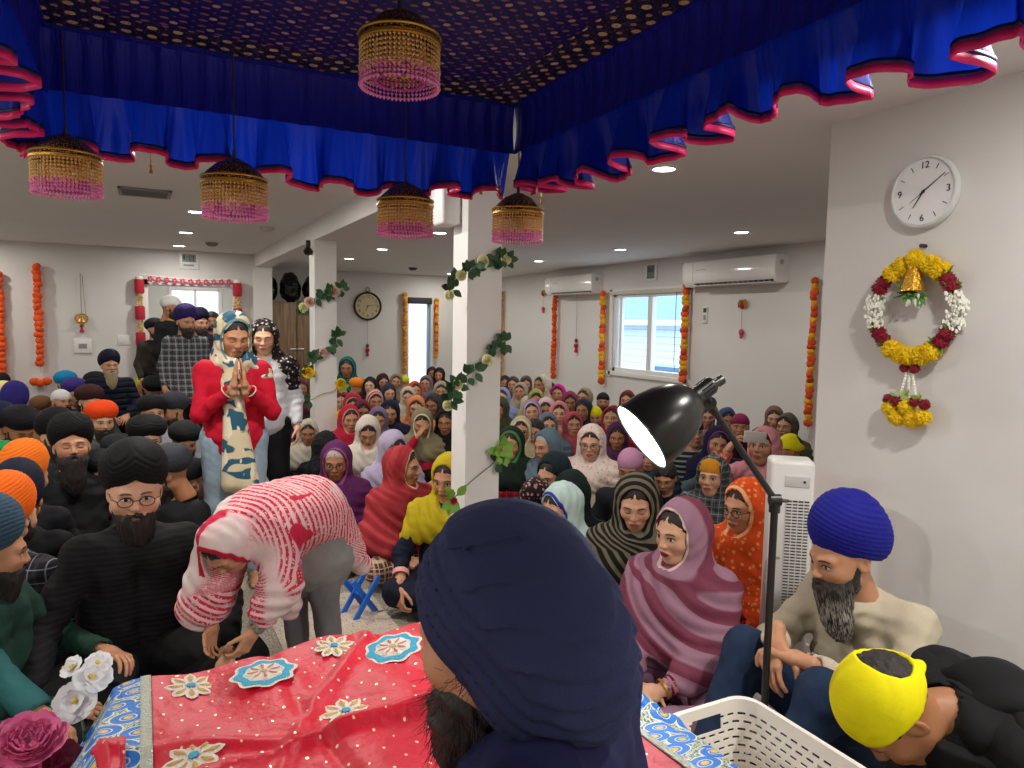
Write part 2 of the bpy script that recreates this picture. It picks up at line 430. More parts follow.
def top_mesh(J,key,h,fem,inf=.014,end=.93,amp=.004,neck=.066,hem=None,seed=0,vneck=0):
    def fn():
        lo,hi=bounds(J,.17,TK)
        if hem is not None: lo[2]=min(lo[2],hem-.03)
        def F(P):
            d=torso_d(P,J,inf,fem)
            for s in 'LR':
                da=arm_d(P,J,s,inf,end); a,b=A3(J['e'+s]),A3(J['w'+s]); c=a+(b-a)*end; u=(b-a)/np.linalg.norm(b-a)
                rad=np.sqrt(((P-c)**2).sum(-1)); da=np.where(rad<.12,smax(da,(P-c)@u,.006),da); da=np.where(rad<.12,smax(da,-caps(P,c-u*.02,c+u*.1,.030),.004),da)
                d=smin(d,da,.035)
            if hem is not None:
                pel=A3(J['pel']); d=smin(d,caps(P,pel+A3((0,0,.02)),(pel[0],pel[1],hem),.15+inf,(.20 if hem<.85 else .125)+inf),.08)
            d=d+folds(P,J,amp,seed)
            nk,hd=A3(J['nk']),A3(J['hd'])
            d=smax(d,-caps(P,nk+A3((0,0,.005)),nk*.3+hd*.7,neck*.86,neck*1.3),.008)
            if vneck: d=smax(d,-caps(P,nk+A3((0,-.10,.02)),nk+A3((0,-.13,-vneck)),.035,.008),.006)
            return d
        return sdfmesh(F,lo,hi,h)
    return memo(('top',key,h,fem,inf,end,amp,hem,seed,vneck),fn)
def bot_mesh(J,key,h,inf=.014,end=.97,amp=.004,skirt=0,seed=1):
    def fn():
        lo,hi=bounds(J,.17,('pel','sp','hL','hR','kL','kR','aL','aR')); lo[2]=max(lo[2],-.01)
        def F(P):
            ax=A3((.055,0,0)); p=A3(J['pel'])
            d=smin(caps(P,p-ax,A3(J['sp'])-ax,.108+inf*.5,.10),caps(P,p+ax,A3(J['sp'])+ax,.108+inf*.5,.10),.04)
            for s in 'LR': d=smin(d,leg_d(P,J,s,inf,end),.05 if not skirt else .16)
            d=d+wob(P*A3((1,1,.5 if J['pel'][2]>.6 else 1)),42,seed,5)*amp+wob(P,90,seed+5,4)*amp*.4
            d=smax(d,P[:,2]-float(p[2])-.09,.01) if p[2]>.6 else np.where(P[:,1]>p[1]-.08,smax(d,P[:,2]-float(p[2])-.24,.01),d)
            return smax(d,.004-P[:,2],.01)
        return sdfmesh(F,lo,hi,h)
    return memo(('bot',key,h,inf,end,skirt,seed),fn)
def skinbody_mesh(J,key,h,fem):
    def fn():
        lo,hi=bounds(J,.14)
        def F(P):
            d=torso_d(P,J,-.008,fem); d=smin(d,caps(P,J['nk'],A3(J['nk'])*.45+A3(J['hd'])*.55,.054,.050),.03)
            for s in 'LR': d=smin(d,arm_d(P,J,s,-.004),.03); d=smin(d,leg_d(P,J,s,-.004),.03)
            return d
        return sdfmesh(F,lo,hi,h)
    return memo(('body',key,h,fem),fn)
def join(parts):
    V=[];F=[];H=[];n=0
    for v,f,hc in parts:
        V.append(v); F.append(f+n); n+=len(v); H.append(hc if hc is not None else np.tile(A3((0,1,0)),(len(v),1)))
    return np.concatenate(V),np.concatenate(F),np.concatenate(H)
# headwear in head space ------------------------------------------------
def turban_mesh(style='dastar',lod=0,seed=0):
    def fn():
        h=(.0045,.0065,.009)[lod]
        def F(P):
            x,y,z=P[:,0],P[:,1],P[:,2]; axx=np.abs(x)
            if style=='dastar':     # peaked, high and wide, wraps meeting in a V over the brow
                d=ell(P,(0,.030,.090),(.108,.126,.098),rotm(-16)); d=smin(d,ell(P,(0,.06,.045),(.096,.095,.085)),.04)
                ph=z*.9+.62*axx*np.clip(.02-y,0,.09)/.09-.15*y+ .05*x
                zb=.012+.058*np.clip(1-axx/.085,0,1)*np.clip((-y+.02)/.07,0,1)-.035*np.clip(y/.08,0,1)
            elif style=='round':    # low and round, wraps almost level
                d=ell(P,(0,.022,.085),(.118,.122,.078),rotm(-8)); d=smin(d,ell(P,(0,.03,.045),(.098,.108,.06)),.04)
                ph=z+.25*axx-.3*y; zb=.032+.022*np.clip(1-axx/.085,0,1)*np.clip((-y+.02)/.07,0,1)-.05*np.clip(y/.08,0,1)
            elif style=='tall':
                d=ell(P,(0,.040,.095),(.103,.120,.116),rotm(-22)); d=smin(d,ell(P,(0,.065,.035),(.094,.098,.095)),.05)
                ph=z*.9+.5*y+.22*x; zb=.020+.03*np.clip(1-axx/.085,0,1)*np.clip((-y+.02)/.07,0,1)-.04*np.clip(y/.08,0,1)
            elif style=='patka':
                d=ell(P,(0,.018,.04),(.086,.104,.090)); d=smin(d,ell(P,(0,-.02,.125),(.03,.03,.028)),.02)
                ph=z*.5+axx*.6; zb=.036-.05*np.clip((y+.02)/.07,0,1)
            elif style=='bandana':
                d=ell(P,(0,.020,.044),(.095,.112,.099)); d=smin(d,ell(P,(0,.118,-.005),(.022,.016,.014)),.012)
                d=smin(d,caps(P,(0,.12,-.01),(.03,.135,-.09),.010,.014),.01); d=smin(d,caps(P,(0,.12,-.01),(-.035,.13,-.08),.010,.014),.01)
                ph=z*.6+x*.35; zb=.022-.035*np.clip((y+.02)/.07,0,1); d=smax(d,-ell(P,(0,.115,.085),(.075,.050,.060)),.006)
            elif style=='cap':
                d=ell(P,(0,.018,.042),(.087,.106,.088)); ph=z*0+np.arctan2(x,y)*.08; zb=.03-.03*np.clip((y+.02)/.07,0,1)
            d=smax(d,(zb-z)*.75,.012)
            fr=1/ (.0145 if style in('dastar','round','tall') else .02); u=ph*fr+.35*wob(P,22,seed,3)
            saw=u-np.floor(u); a=.0042 if style in('dastar','round','tall') else .0016
            if style=='cap': a=.0012
            return (d-(saw*(1-saw)*4-.5)*a*np.clip((z-zb)/.02+.3,0,1)-wob(P,30,seed+2,3)*.002).astype(f32)
        return sdfmesh(F,(-.15,-.15,-.12),(.15,.2,.22),h)
    return memo(('turban',style,lod,seed),fn)
def beard_mesh(L=1.,lod=0,seed=0):
    def fn():
        def F(P):
            Q=P.copy(); Q[:,0]=np.abs(Q[:,0])
            d=ell(P,(0,-.030,-.070),(.066,.066,.050)); d=smin(d,caps(Q,(.066,.004,.0),(.052,-.02,-.06),.014,.021),.02)
            if L>.6: d=smin(d,ell(P,(0,-.058,-.10-.022*L),(.046+.006*L,.034+.008*L,.03+.042*L)),.04)
            d=smax(d,-ell(P,(0,-.105,-.0585),(.017,.03,.0065)),.004)
            d=smax(d,-ell(P,(0,-.085,.006),(.062,.075,.040)),.014)
            d=smin(d,caps(Q,(.002,-.1025,-.0450),(.034,-.083,-.062),.0075,.0060),.006)
            st=np.sin(P[:,0]*520+wob(P,70,seed,3)*3)*np.sin(P[:,1]*470+wob(P,60,seed+3,3)*3)
            return d+(wob(P*A3((1,1,.35)),170,seed,5)*.0035+st*.0016).astype(f32)
        return sdfmesh(F,(-.1,-.15,-.30),(.1,.08,.05),(.0042,.0065,.009)[lod])
    return memo(('beard',L,lod,seed),fn)
def hair_mesh(style='centre',lod=0):
    def fn():
        def F(P):
            x,y,z=P[:,0],P[:,1],P[:,2]; axx=np.abs(x)
            d=ell(P,(0,.022,.036),(.0835,.100,.089))
            if style in('centre','long'):
                face=ell(P,(0,-.10,-.025),(.060,.075,.092)); d=smax(d,-face,.008); d=smax(d,-.03-z-.0*y,.02) if style=='centre' else smin(d,caps(P,(0,.05,-.03),(0,.07,-.16),.07,.05),.04)
                d=d+.004*np.exp(-(x/.004)**2)*(z>.03)*(y<.06)
                st=.0012*np.sin((axx*.6+z)*420+wob(P,30,4,3)*2)
            elif style=='short':
                d=ell(P,(0,.02,.044),(.086,.102,.090)); face=ell(P,(0,-.11,-.02),(.066,.082,.088)); d=smax(d,-face,.006); d=smax(d,-.02-z,.01); st=.003*wob(P,150,2,5)
            elif style=='bald': d=smax(ell(P,(0,.022,.03),(.081,.097,.085)),z-.06,.02); d=smax(d,-ell(P,(0,-.12,-.02),(.09,.105,.13)),.01); d=smax(d,-.03-z,.01); st=0
            return (d+st).astype(f32)
        return sdfmesh(F,(-.11,-.12,-.24),(.11,.15,.15),(.004,.0065,.009)[lod])
    return memo(('hair',style,lod),fn)
def scarf_mesh(J,HR,key,style,h,fem=1,amp=.005,seed=0,long=0,extra=()):
    def fn():
        hd=A3(J['hd']); Rm=np.array(HR,dtype=f32); ch=A3(J['ch']); nk=A3(J['nk'])
        lo,hi=bounds(J,.20,('ch','nk','sL','sR','eL','eR','hd')+(('wL','wR') if style=='shawl' else ()))
        if long: lo[2]=min(lo[2],long-.05)
        for a_,b_,ra,rb in extra:
            for q_ in (a_,b_): lo=np.minimum(lo,A3(q_)-.15); hi=np.maximum(hi,A3(q_)+.15)
        def back(v): return hd+Rm@A3(v)
        def parts(P):
            L=(P-hd)@Rm/f32(1.05)   # head-local
            if style=='loose': fo=ell(L,(0,-.10,-.012),(.081,.142,.124),rotm(-14))
            elif style=='half': fo=ell(L,(0,-.11,-.02),(.084,.175,.14),rotm(-12))
            elif style=='neck': fo=ell(L,(0,-.10,.0),(.080,.140,.122),rotm(-10))
            else: fo=ell(L,(0,-.10,.002),(.0765,.132,.114),rotm(-12))
            return L,fo
        def F(P):
            L,fo=parts(P)
            d=ell(L,(0,.024,.035),(.0925,.111,.102))
            d=smin(d,caps(P,back((0,.045,-.02)),nk*.5+ch*.5+A3((0,.06,.03)),.088,.12),.08)
            d=smin(d,caps(L,(.050,.0,-.05),(.058,.02,-.14),.038,.055),.045); d=smin(d,caps(L,(-.050,.0,-.05),(-.058,.02,-.14),.038,.055),.045)
            sh=caps(P,J['sL'],J['sR'],.074); 
            if style in('wrap','shawl','loose','half'):
                d=smin(d,sh,.07)
                e=.55 if style!='shawl' else 1.
                for s in 'LR':
                    a,b=A3(J['s'+s]),A3(J['e'+s]); d=smin(d,caps(P,a,a+(b-a)*e,.068,.080 if style=='shawl' else .064),.07)
                if style!='half': d=smin(d,caps(P,ch+A3((-.06,-.035,.0)),ch+A3((.06,-.035,.0)),.115),.08)
            if style=='neck':
                d=smin(d,ell(P,nk+A3((0,-.03,-.02)),(.10,.09,.055)),.05); a,b=A3(J['sL']),A3(J['eL']); d=smin(d,caps(P,nk+A3((.03,0,-.02)),a*.9+b*.1,.062,.062),.05)
            if style=='shawl':
                d=smin(d,caps(P,A3(J['sp'])+A3((-.08,-.02,-.02)),A3(J['sp'])+A3((.08,-.02,-.02)),.15),.10)
                for s in 'LR':
                    b,c=A3(J['e'+s]),A3(J['w'+s]); d=smin(d,caps(P,b,b+(c-b)*.55,.082,.07),.08)
            if style in('wrap','shawl'):
                d=smin(d,ell(P,nk+A3((0,-.05,-.02)),(.085,.075,.06)),.05)
            for a_,b_,ra,rb in extra: d=smin(d,caps(P,a_,b_,ra,rb),.09)
            d=smax(d,-fo,.006)
            A=A3(J['sL'])+A3((.02,0,.12)); r=np.sqrt(((P-A)**2).sum(-1)); w=wob(P,11,seed,3)
            low=np.clip((hd[2]-.10-P[:,2])/.08,0,1)
            f=np.sin(r*105+w*2.6)*low+ .7*np.sin((L[:,2]*.8-L[:,1]*.9+np.abs(L[:,0])*.3)*120+w*2)*(1-low)*.6
            d=d-(f*amp+wob(P,26,seed+1,4)*amp*.7+np.abs(wob(P,48,seed+6,4))*amp*.5)
            if long:
                d=smin(d,caps(P,A3(J['sR'])*.2+A3((0,-.10,0))+nk*.0+A3((0,0,J['sR'][2]*.8-.06)),A3((.05,-.185,long)),.05,.065),.05); d=smin(d,caps(P,nk+A3((-.01,-.10,-.03)),A3((-.045,-.185,long+.02)),.05,.06),.04)
            return d.astype(f32)
        V,Fc=sdfmesh(F,lo,hi,h); L,fo=parts(V); A=A3(J['sL'])+A3((.02,0,.12)); r=np.sqrt(((V-A)**2).sum(-1))
        low=np.clip((hd[2]-.12-V[:,2])/.1,0,1)
        ph=r*low+(fo*1.3+.1)*(1-low)
        bo=np.where(V[:,2]<hd[2]-.14,.3,0)
        return V,Fc,(fo+bo).astype(f32),ph.astype(f32)
    return memo(('scarf',key,style,h,amp,seed,long),fn)
# fabric ---------------------------------------------------------------
def cloth(c,pat=None,c2=None,c3=None,rough=.8,sheen=.0,scale=1.,edge=None,ew=.012,metal=0,bumps=.25,name='cloth'):
    key=('cloth',c,pat,c2,c3,rough,scale,edge,ew,bumps,name,metal,sheen)
    if key in MC: return MC[key]
    t=NT(name); v=t.co(); X=t.xyz(v); c1=lin(c); n=t.noise(v,14,3)
    col=t.mix(n,tuple(x*.85 for x in c1[:3])+(1,),tuple(min(1,x*1.06) for x in c1[:3])+(1,)); C2=lin(c2 or '#ffffff'); C3=lin(c3 or c2 or '#ffffff')
    ph=t.att('ph','Fac')
    if pat=='stripes':
        s=t.math('FRACT',t.math('MULTIPLY',ph,24*scale)); col=t.mix(t.thr(s,.55,.04),col,C2)
        if c3: s=t.math('FRACT',t.math('MULTIPLY',ph,12*scale)); col=t.mix(t.thr(s,.9,.02),col,C3)
    elif pat=='bandhani':
        s=t.math('FRACT',t.math('MULTIPLY',ph,26*scale)); n1=t.noise(v,3.2,1); n3=t.noise(v,95,1); mk=t.math('MULTIPLY',t.thr(s,.5,.08),t.thr(n1,.47,.03)); mk=t.math('MULTIPLY',mk,t.thr(n3,.40,.05)); col=t.mix(t.math('MULTIPLY',t.thr(n1,.42,.12),.55),col,C3); col=t.mix(mk,col,C2); col=t.mix(t.thr(t.noise(t.co(scale=(3,1,1)),4.5,0),.70,.01),col,C2)
    elif pat=='dots':
        d=t.vor(v,70*scale,rand=.35); col=t.mix(t.math('SUBTRACT',1,t.thr(d,.26,.05)),col,C2)
    elif pat=='floral':
        d=t.vor(v,34*scale); col=t.mix(t.math('SUBTRACT',1,t.thr(d,.30,.06)),col,C2)
        d=t.vor(t.co(loc=(.5,.3,.1)),55*scale); col=t.mix(t.math('SUBTRACT',1,t.thr(d,.22,.05)),col,C3)
    elif pat=='plaid':
        for i,(ax,cc) in enumerate(((0,C2),(2,C2),(0,C3),(2,C3))):
            s=t.math('FRACT',t.math('ADD',t.math('MULTIPLY',X[ax],(16 if i<2 else 16)*scale),.5*(i//2))); col=t.mix(t.math('MULTIPLY',t.math('LESS_THAN',s,.22 if i<2 else .07),.6 if i<2 else .9),col,cc)
    elif pat=='hstripes':
        s=t.math('FRACT',t.math('MULTIPLY',X[2],22*scale)); col=t.mix(t.thr(s,.6,.03),col,C2)
    elif pat=='quilt':
        s=t.math('FRACT',t.math('MULTIPLY',X[2],15*scale)); hq=t.math('POWER',t.math('ABSOLUTE',t.math('SUBTRACT',s,.5)),3.)
        t.bump(t.math('MULTIPLY',hq,-8.),1.,.02)
    elif pat=='swirl':
        d=t.noise(v,9*scale,4); s=t.math('FRACT',t.math('MULTIPLY',d,6)); col=t.mix(t.thr(s,.5,.08),col,C2); s=t.math('FRACT',t.math('MULTIPLY',t.noise(v,22*scale,2),5)); col=t.mix(t.thr(s,.75,.05),col,C3)
    elif pat=='blocks':
        d=t.noise(t.co(scale=(1,1,2.5)),7*scale,1); col=t.mix(t.thr(d,.52,.02),col,C2); d=t.noise(t.co(scale=(2.5,1,1),loc=(3,1,2)),9*scale,1); col=t.mix(t.thr(d,.60,.01),col,C3)
    if edge:
        fe=t.att('fe','Fac'); ew=ew+.004; m=t.math('MULTIPLY',t.math('SUBTRACT',1,t.thr(fe,ew,.002)),t.thr(fe,.0035,.001)); has=t.math('GREATER_THAN',ph,.00001); col=t.mix(t.math('MULTIPLY',m,has),col,lin(edge))
    t.base(col,rough,metal,Sheen_Weight=sheen,Specular_IOR_Level=.22)
    if pat!='quilt':
        w=t.noise(t.co(scale=(1,1,1)),260,2); f=t.noise(v,20,3); t.bump(t.math('ADD',t.math('MULTIPLY',w,.15),f),bumps,.012)
    MC[key]=t.m; return t.m
HAIRM={'k':'#17110f','g':'#8d8a86','n':'#2c1d15'}
def hairmat(c='k',beard=0):
    key=('hairm',c,beard)
    if key in MC: return MC[key]
    t=NT('hair'); v=t.co(scale=(1,1,.12) if beard else (1,.3,1)); n=t.noise(v,260,3); c1=lin(HAIRM.get(c,c))
    col=t.mix(n,c1,tuple(min(1,x*2.2+.004) for x in c1[:3])+(1,))
    if beard==2: X=t.xyz(t.co()); col=t.mix(t.math('MULTIPLY',t.thr(n,.52,.06),t.math('SUBTRACT',1,t.thr(X[2],-.10,.05))),col,lin('#a09a92'))
    t.base(col,.62); t.bump(n,.6,.004); MC[key]=t.m; return t.m
def glasses_mb():
    b=MB()
    for s in (-1,1):
        pts=[(s*.033+.023*math.cos(a)*1.0,-.0985-.0015*math.cos(a)*s,.001+.017*math.sin(a)) for a in [2*PI*i/24 for i in range(24)]]
        b.tube(pts,.0016,6,closed=True); b.tube([(s*.056,-.098,.006),(s*.074,-.08,.008),(s*.082,.01,.004)],.0016,6)
    b.tube([(-.011,-.099,.004),(0,-.102,.006),(.011,-.099,.004)],.0015,6); return b
NP=[0]; HS=f32(1.05)
def person(px=None,py=None,label='',hz=None,s=1.,yaw=0,h=(0,0,0),g='f',tone='b',lod=1,pose='sit',v=0,J=None,top='#333333',toppat=None,topc2=None,topc3=None,
           bot='#20222a',botpat=None,botc2=None,scarf=None,scol=None,sp=None,sc2=None,sc3=None,sedge=None,sew=.012,turb=None,tcol=None,beard=0,bc='k',hair='centre',hc='k',glasses=0,closed=False,
           lip=None,group=None,loc=None,rz=None,inf=.014,amp=.004,hem=None,vneck=0,hands=None,fat=1.,long=0,sstripe=1.,topname=None,seed=None,skirt=0,quant=True,face_r=None,feet=0,collar=None,srough=.85,ttag=None,salong=0,tscale=1,end=.93,D=None,extra=(),fo=None):
    NP[0]+=1; seed=NP[0]%7 if seed is None else seed
    key=(pose,v,s) if J is None else ('J',NP[0]); base=pose_sit(v) if pose=='sit' else pose_stand(v)
    if J: base.update(J)
    J=base
    if hz is None: hz=J['hd'][2]
    yawq,pit,rol=h
    if lod>=1: yawq=round(yawq/12)*12; pit=round(pit/10)*10; rol=round(rol/8)*8
    HR=HRm(yawq,pit,rol); Rn=np.array(HR,dtype=f32); hd=A3(J['hd'])
    if loc is None:
        if D: P=atd(px,py,D); s=P.z/J['hd'][2]; zz=P.z
        else: P=onz(px,py,hz*s if hz==J['hd'][2] else hz); zz=P.z
        dirc=C0-P; a=math.atan2(dirc.x,-dirc.y)+R(yaw)
        off=Matrix.Rotation(a,3,'Z')@Vector(J['hd'])*s; root=Vector((P.x-off.x,P.y-off.y,zz-off.z))
    else: root=Vector(loc); a=rz if rz is not None else 0
    e=empty('person',root,a,label,'person',group); e.scale=(s,s,s)
    fem=1 if g=='f' else 0; H=(.009,.013,.02)[lod]; gd='w' if fem else 'm'
    # body
    V0,F0=skinbody_mesh(J,key[:2] if key[0]!='J' else key,(.014,.02,.03)[lod],fem)
    hv,hf=head_mesh('f' if fem else 'm',lod,fat); parts=[(V0,F0,None),((hv*HS)@Rn.T+hd,hf,hv)]
    hn=hands if hands is not None else {}
    for sd in 'LR':
        if sd in hn and hn[sd] is None: continue
        w=A3(J['w'+sd]); el=A3(J['e'+sd]); d=(w-el)/np.linalg.norm(w-el); spc=hn.get(sd,{})
        dd=A3(spc.get('d',d)); nn=spc.get('n',(-.3 if sd=='L' else .3,.3,-1) if pose=='sit' else ((-1,0,0) if sd=='L' else (1,0,0)))
        hv2,hf2=place_hand(w-dd/np.linalg.norm(dd)*.005,dd,nn,sd,spc.get('curl',(.35,.5,.35)),spc.get('spread',.12),spc.get('thumb',.5),lod,.92 if fem else 1.0)
        parts.append((hv2,hf2,None))
    if feet:
        fv,ff=foot_mesh()
        for sd in 'LR':
            an=A3(J['a'+sd]); parts.append((fv+A3((an[0],an[1],an[2]-.09)),ff,None))
    V,F,Hc=join(parts)
    mesh_obj('body',V,F,skin(tone,closed,lip or ('#8a5648' if g=='m' else None)),e,attrs={'hco':Hc})
    # clothes
    seedk=seed if lod==0 else seed%2
    ck=key[:2] if key[0]!='J' else key
    V,F=top_mesh(J,ck,H,fem,inf=inf,amp=amp,hem=hem,seed=seedk,vneck=vneck,end=end)
    tn=topname or ('jacket' if toppat=='quilt' else ('kurta' if hem is not None else ('tunic' if fem else 'shirt')))
    mesh_obj(tn,V,F,cloth(top,toppat,topc2,topc3,scale=tscale,name='top_cloth'),e)
    V,F=bot_mesh(J,ck,H,skirt=skirt); mesh_obj('trousers',V,F,cloth(bot,botpat,botc2,name='trouser_cloth'),e)
    M4=Matrix.Translation(Vector(J['hd']))@HR.to_4x4()@Matrix.Diagonal((1.05,1.05,1.05,1))
    def hobj(name,V,F,mat,sc=None):
        m=memo(('me',name,id(V)),lambda: None)
        if m is None:
            o=mesh_obj(name,V,F,mat,e); CACHE[('me',name,id(V))]=o.data
        else:
            o=bpy.data.objects.new(name,m); COL.objects.link(o); o.parent=e
            if not m.materials: m.materials.append(mat)
        if o.material_slots: o.material_slots[0].link='OBJECT'; o.material_slots[0].material=mat
        o.matrix_local=M4@(Matrix.Diagonal((*sc,1)) if sc else Matrix.Identity(4)); return o
    if hair and not(turb and turb not in('bandana','patka')):
        V,F=hair_mesh(hair,lod); hobj('hair',V,F,hairmat(hc))
    if turb:
        V,F=turban_mesh(turb,lod,seed%(3 if lod else 9)); hobj(ttag or {'cap':'knit_cap','bandana':'head_kerchief','patka':'head_kerchief'}.get(turb,'turban'),V,F,cloth(tcol,rough=.75,name='turban_cloth'))
    if beard: V,F=beard_mesh(beard,lod,seed%3); hobj('beard',V,F,hairmat(bc,2 if bc=='g2' else 1) if bc!='g2' else hairmat('#1d1917',2))
    if glasses:
        m=CACHE.get(('gl',)); 
        if m is None: o=glasses_mb().obj('glasses',None,e); CACHE[('gl',)]=o.data; o.data.materials.append(M('frame','#15100e',.3))
        else: o=bpy.data.objects.new('glasses',m); COL.objects.link(o); o.parent=e
        o.matrix_local=M4
    if scarf:
        sk=(ck,yawq,pit,rol)
        V,F,fe,ph=scarf_mesh(J,HR,sk,scarf,H*.9,fem,.005,seed%3 if lod else seed,long,extra)
        mesh_obj('shawl' if scarf=='shawl' else 'headscarf',V,F,cloth(scol,sp,sc2,sc3,scale=sstripe,edge=sedge,ew=sew,rough=srough,name='scarf_cloth'),e,attrs={'fe':fe,'ph':ph})
    return e

def bangle(e,J,sd,t,r,w,m,name='bangle'):
    a,b_=Vector(J['e'+sd]),Vector(J['w'+sd]); c=a.lerp(b_,t); b=MB(); ax_=(b_-a).normalized()
    b.lathe([(r-.002,-w/2),(r+.003,-w/2),(r+.004,0),(r+.003,w/2),(r-.002,w/2)],28,c=tuple(c),axis=tuple(ax_),cap=False); return b.obj(name,m,e)
# ---------------- room
def wallmat(name,c,r=.55):
    t=NT(name); v=t.co(); n=t.noise(v,1.5,3); c1=lin(c); t.base(t.mix(n,c1,tuple(x*.93 for x in c1[:3])+(1,)),r); t.bump(t.noise(v,140,2),.05,.002); return t.m
WM=wallmat('wall_paint','#dfdedb'); CM=wallmat('ceiling_paint','#e6e4e2',.8); TR=M('trim_paint','#ebeae6',.4); BK=M('black_plastic','#141414',.35); WP=M('white_plastic','#e9e9e6',.3)
ZC=2.45
def carpet():
    t=NT('carpet'); v=t.co(); n=t.noise(v,90,3,.8); n2=t.noise(v,25,3,.7)
    col=t.ramp(n,[(.36,lin('#5d574c')),(.48,lin('#8f8877')),(.58,lin('#b3aa96')),(.7,lin('#d2c9b4'))]); col=t.mix(t.math('MULTIPLY',n2,.35),col,lin('#8c8a86'))
    t.base(col,.95); t.bump(n,.8,.01); return t.m
def damask():
    t=NT('sheet'); v=t.co(); d=t.noise(v,16,2); s=t.math('FRACT',t.math('MULTIPLY',d,7)); c=t.mix(t.thr(s,.5,.06),lin('#14161f'),lin('#cfd0d2')); q=t.vor(v,24); c=t.mix(t.math('LESS_THAN',q,.33),c,lin('#20242f')); t.base(c,.9); t.bump(t.noise(v,9,3),.4,.02); return t.m
struct(boxo('floor',(-4.2,-3,-.12),(6.4,15.6,0),carpet()))
struct(boxo('ceiling',(-4.2,-3,ZC),(6.4,15.6,ZC+.15),CM))
struct(boxo('wall_left',(-4.2,-3,0),(-4.0,10.8,ZC),WM))
struct(boxo('wall_near',(-4.0,-3.15,0),(2.72,-3,ZC),WM))
# the long wall with the air conditioners, window hole Y 7.15..8.78, z .88..2.02
b=MB(); b.box((6.2,2.24,0),(6.4,7.15,ZC)); b.box((6.2,8.78,0),(6.4,13.2,ZC)); b.box((6.2,7.15,0),(6.4,8.78,.88)); b.box((6.2,7.15,2.02),(6.4,8.78,ZC))
struct(b.obj('wall_right',WM,smooth=False))
struct(boxo('wall_right_near',(2.72,-3.15,0),(6.4,2.24,ZC),WM))
# door wall: opening X .07..1.12
b=MB(); b.box((-4,10.6,0),(.07,10.8,ZC)); b.box((1.12,10.6,0),(1.62,10.8,ZC)); b.box((.07,10.6,1.98),(1.12,10.8,ZC)); b.box((1.42,10.8,0),(1.62,13.0,ZC))
struct(b.obj('wall_back',WM,smooth=False))
b=MB(); b.box((1.42,13.0,0),(4.47,13.2,ZC)); b.box((4.93,13.0,0),(6.4,13.2,ZC)); b.box((4.47,13.0,2.0),(4.93,13.2,ZC)); b.box((4.47,13.0,0),(4.93,13.2,.32))
struct(b.obj('wall_far',WM,smooth=False))
# vestibule behind the door
b=MB(); b.box((-.6,10.8,0),(-.5,13.0,ZC)); b.box((-.6,13.0,0),(.42,13.1,ZC)); b.box((1.15,13.0,0),(1.5,13.1,ZC)); b.box((.42,13.0,2.05),(1.15,13.1,ZC)); b.box((.42,13.0,0),(1.15,13.1,.9))
struct(b.obj('wall_vestibule',WM,smooth=False))
w=MB(); 
for a,c in (((.42,12.97,2.0),(1.15,13.0,2.06)),((.42,12.97,.85),(1.15,13.0,.91)),((.38,12.97,.85),(.43,13.0,2.06)),((1.13,12.97,.85),(1.19,13.0,2.06)),((.76,12.97,.9),(.80,13.02,2.02))): w.box(a,c,.004)
struct(w.obj('window_3',TR))
b=MB(); b.box((1.40,-3.0,2.28),(1.60,10.6,ZC)); struct(b.obj('trim_1',CM,smooth=False))     # ceiling beam
struct(boxo('trim_2',(1.40,6.67,0),(1.60,6.9,2.28),TR)); struct(boxo('trim_3',(1.40,3.2,0),(1.585,3.38,2.28),TR))   # two posts
struct(boxo('trim_4',(1.37,10.5,0),(1.62,10.6,2.28),TR))
# door casing
b=MB(); b.box((0.0,10.57,0),(.07,10.62,2.05),.004); b.box((1.12,10.57,0),(1.19,10.62,2.05),.004); b.box((0.0,10.57,1.98),(1.19,10.62,2.05),.004); struct(b.obj('door_1',TR))
# baseboards
b=MB(); b.box((-4,10.58,0),(0,10.6,.09)); b.box((1.19,10.58,0),(1.37,10.6,.09)); struct(b.obj('baseboard_back',TR,smooth=False))
struct(boxo('baseboard_right_near',(2.70,-3,0),(2.72,2.24,.09),TR)); struct(boxo('baseboard_right',(6.18,2.24,0),(6.2,13,.09),TR)); struct(boxo('baseboard_far',(1.62,12.98,0),(6.18,13,.09),TR))
GL=NT('glass'); g=GL.n('ShaderNodeBsdfGlass'); g.inputs['Roughness'].default_value=0; g.inputs['IOR'].default_value=1.05; tp=GL.n('ShaderNodeBsdfTransparent'); mx=GL.n('ShaderNodeMixShader'); mx.inputs[0].default_value=.08; gg=GL.n('ShaderNodeBsdfGlossy'); gg.inputs['Roughness'].default_value=.02
GL.l(tp.outputs[0],mx.inputs[1]); GL.l(gg.outputs[0],mx.inputs[2]); GL.l(mx.outputs[0],GL.out.inputs[0]); GL=GL.m
# window 1 (two sliding panes)
b=MB(); F_=.05
for y0,y1,z0,z1,x0,x1 in ((7.15,7.21,.88,2.02,6.21,6.3),(8.72,8.78,.88,2.02,6.21,6.3),(7.15,8.78,.88,.94,6.21,6.3),(7.15,8.78,1.96,2.02,6.21,6.3),(7.90,7.99,.92,2.0,6.22,6.3),(7.97,8.02,.92,2.0,6.24,6.32),(7.24,7.28,.94,1.96,6.24,6.29),(8.62,8.68,.94,1.96,6.24,6.29)): b.box((x0,y0,z0),(x1,y1,z1),.006)
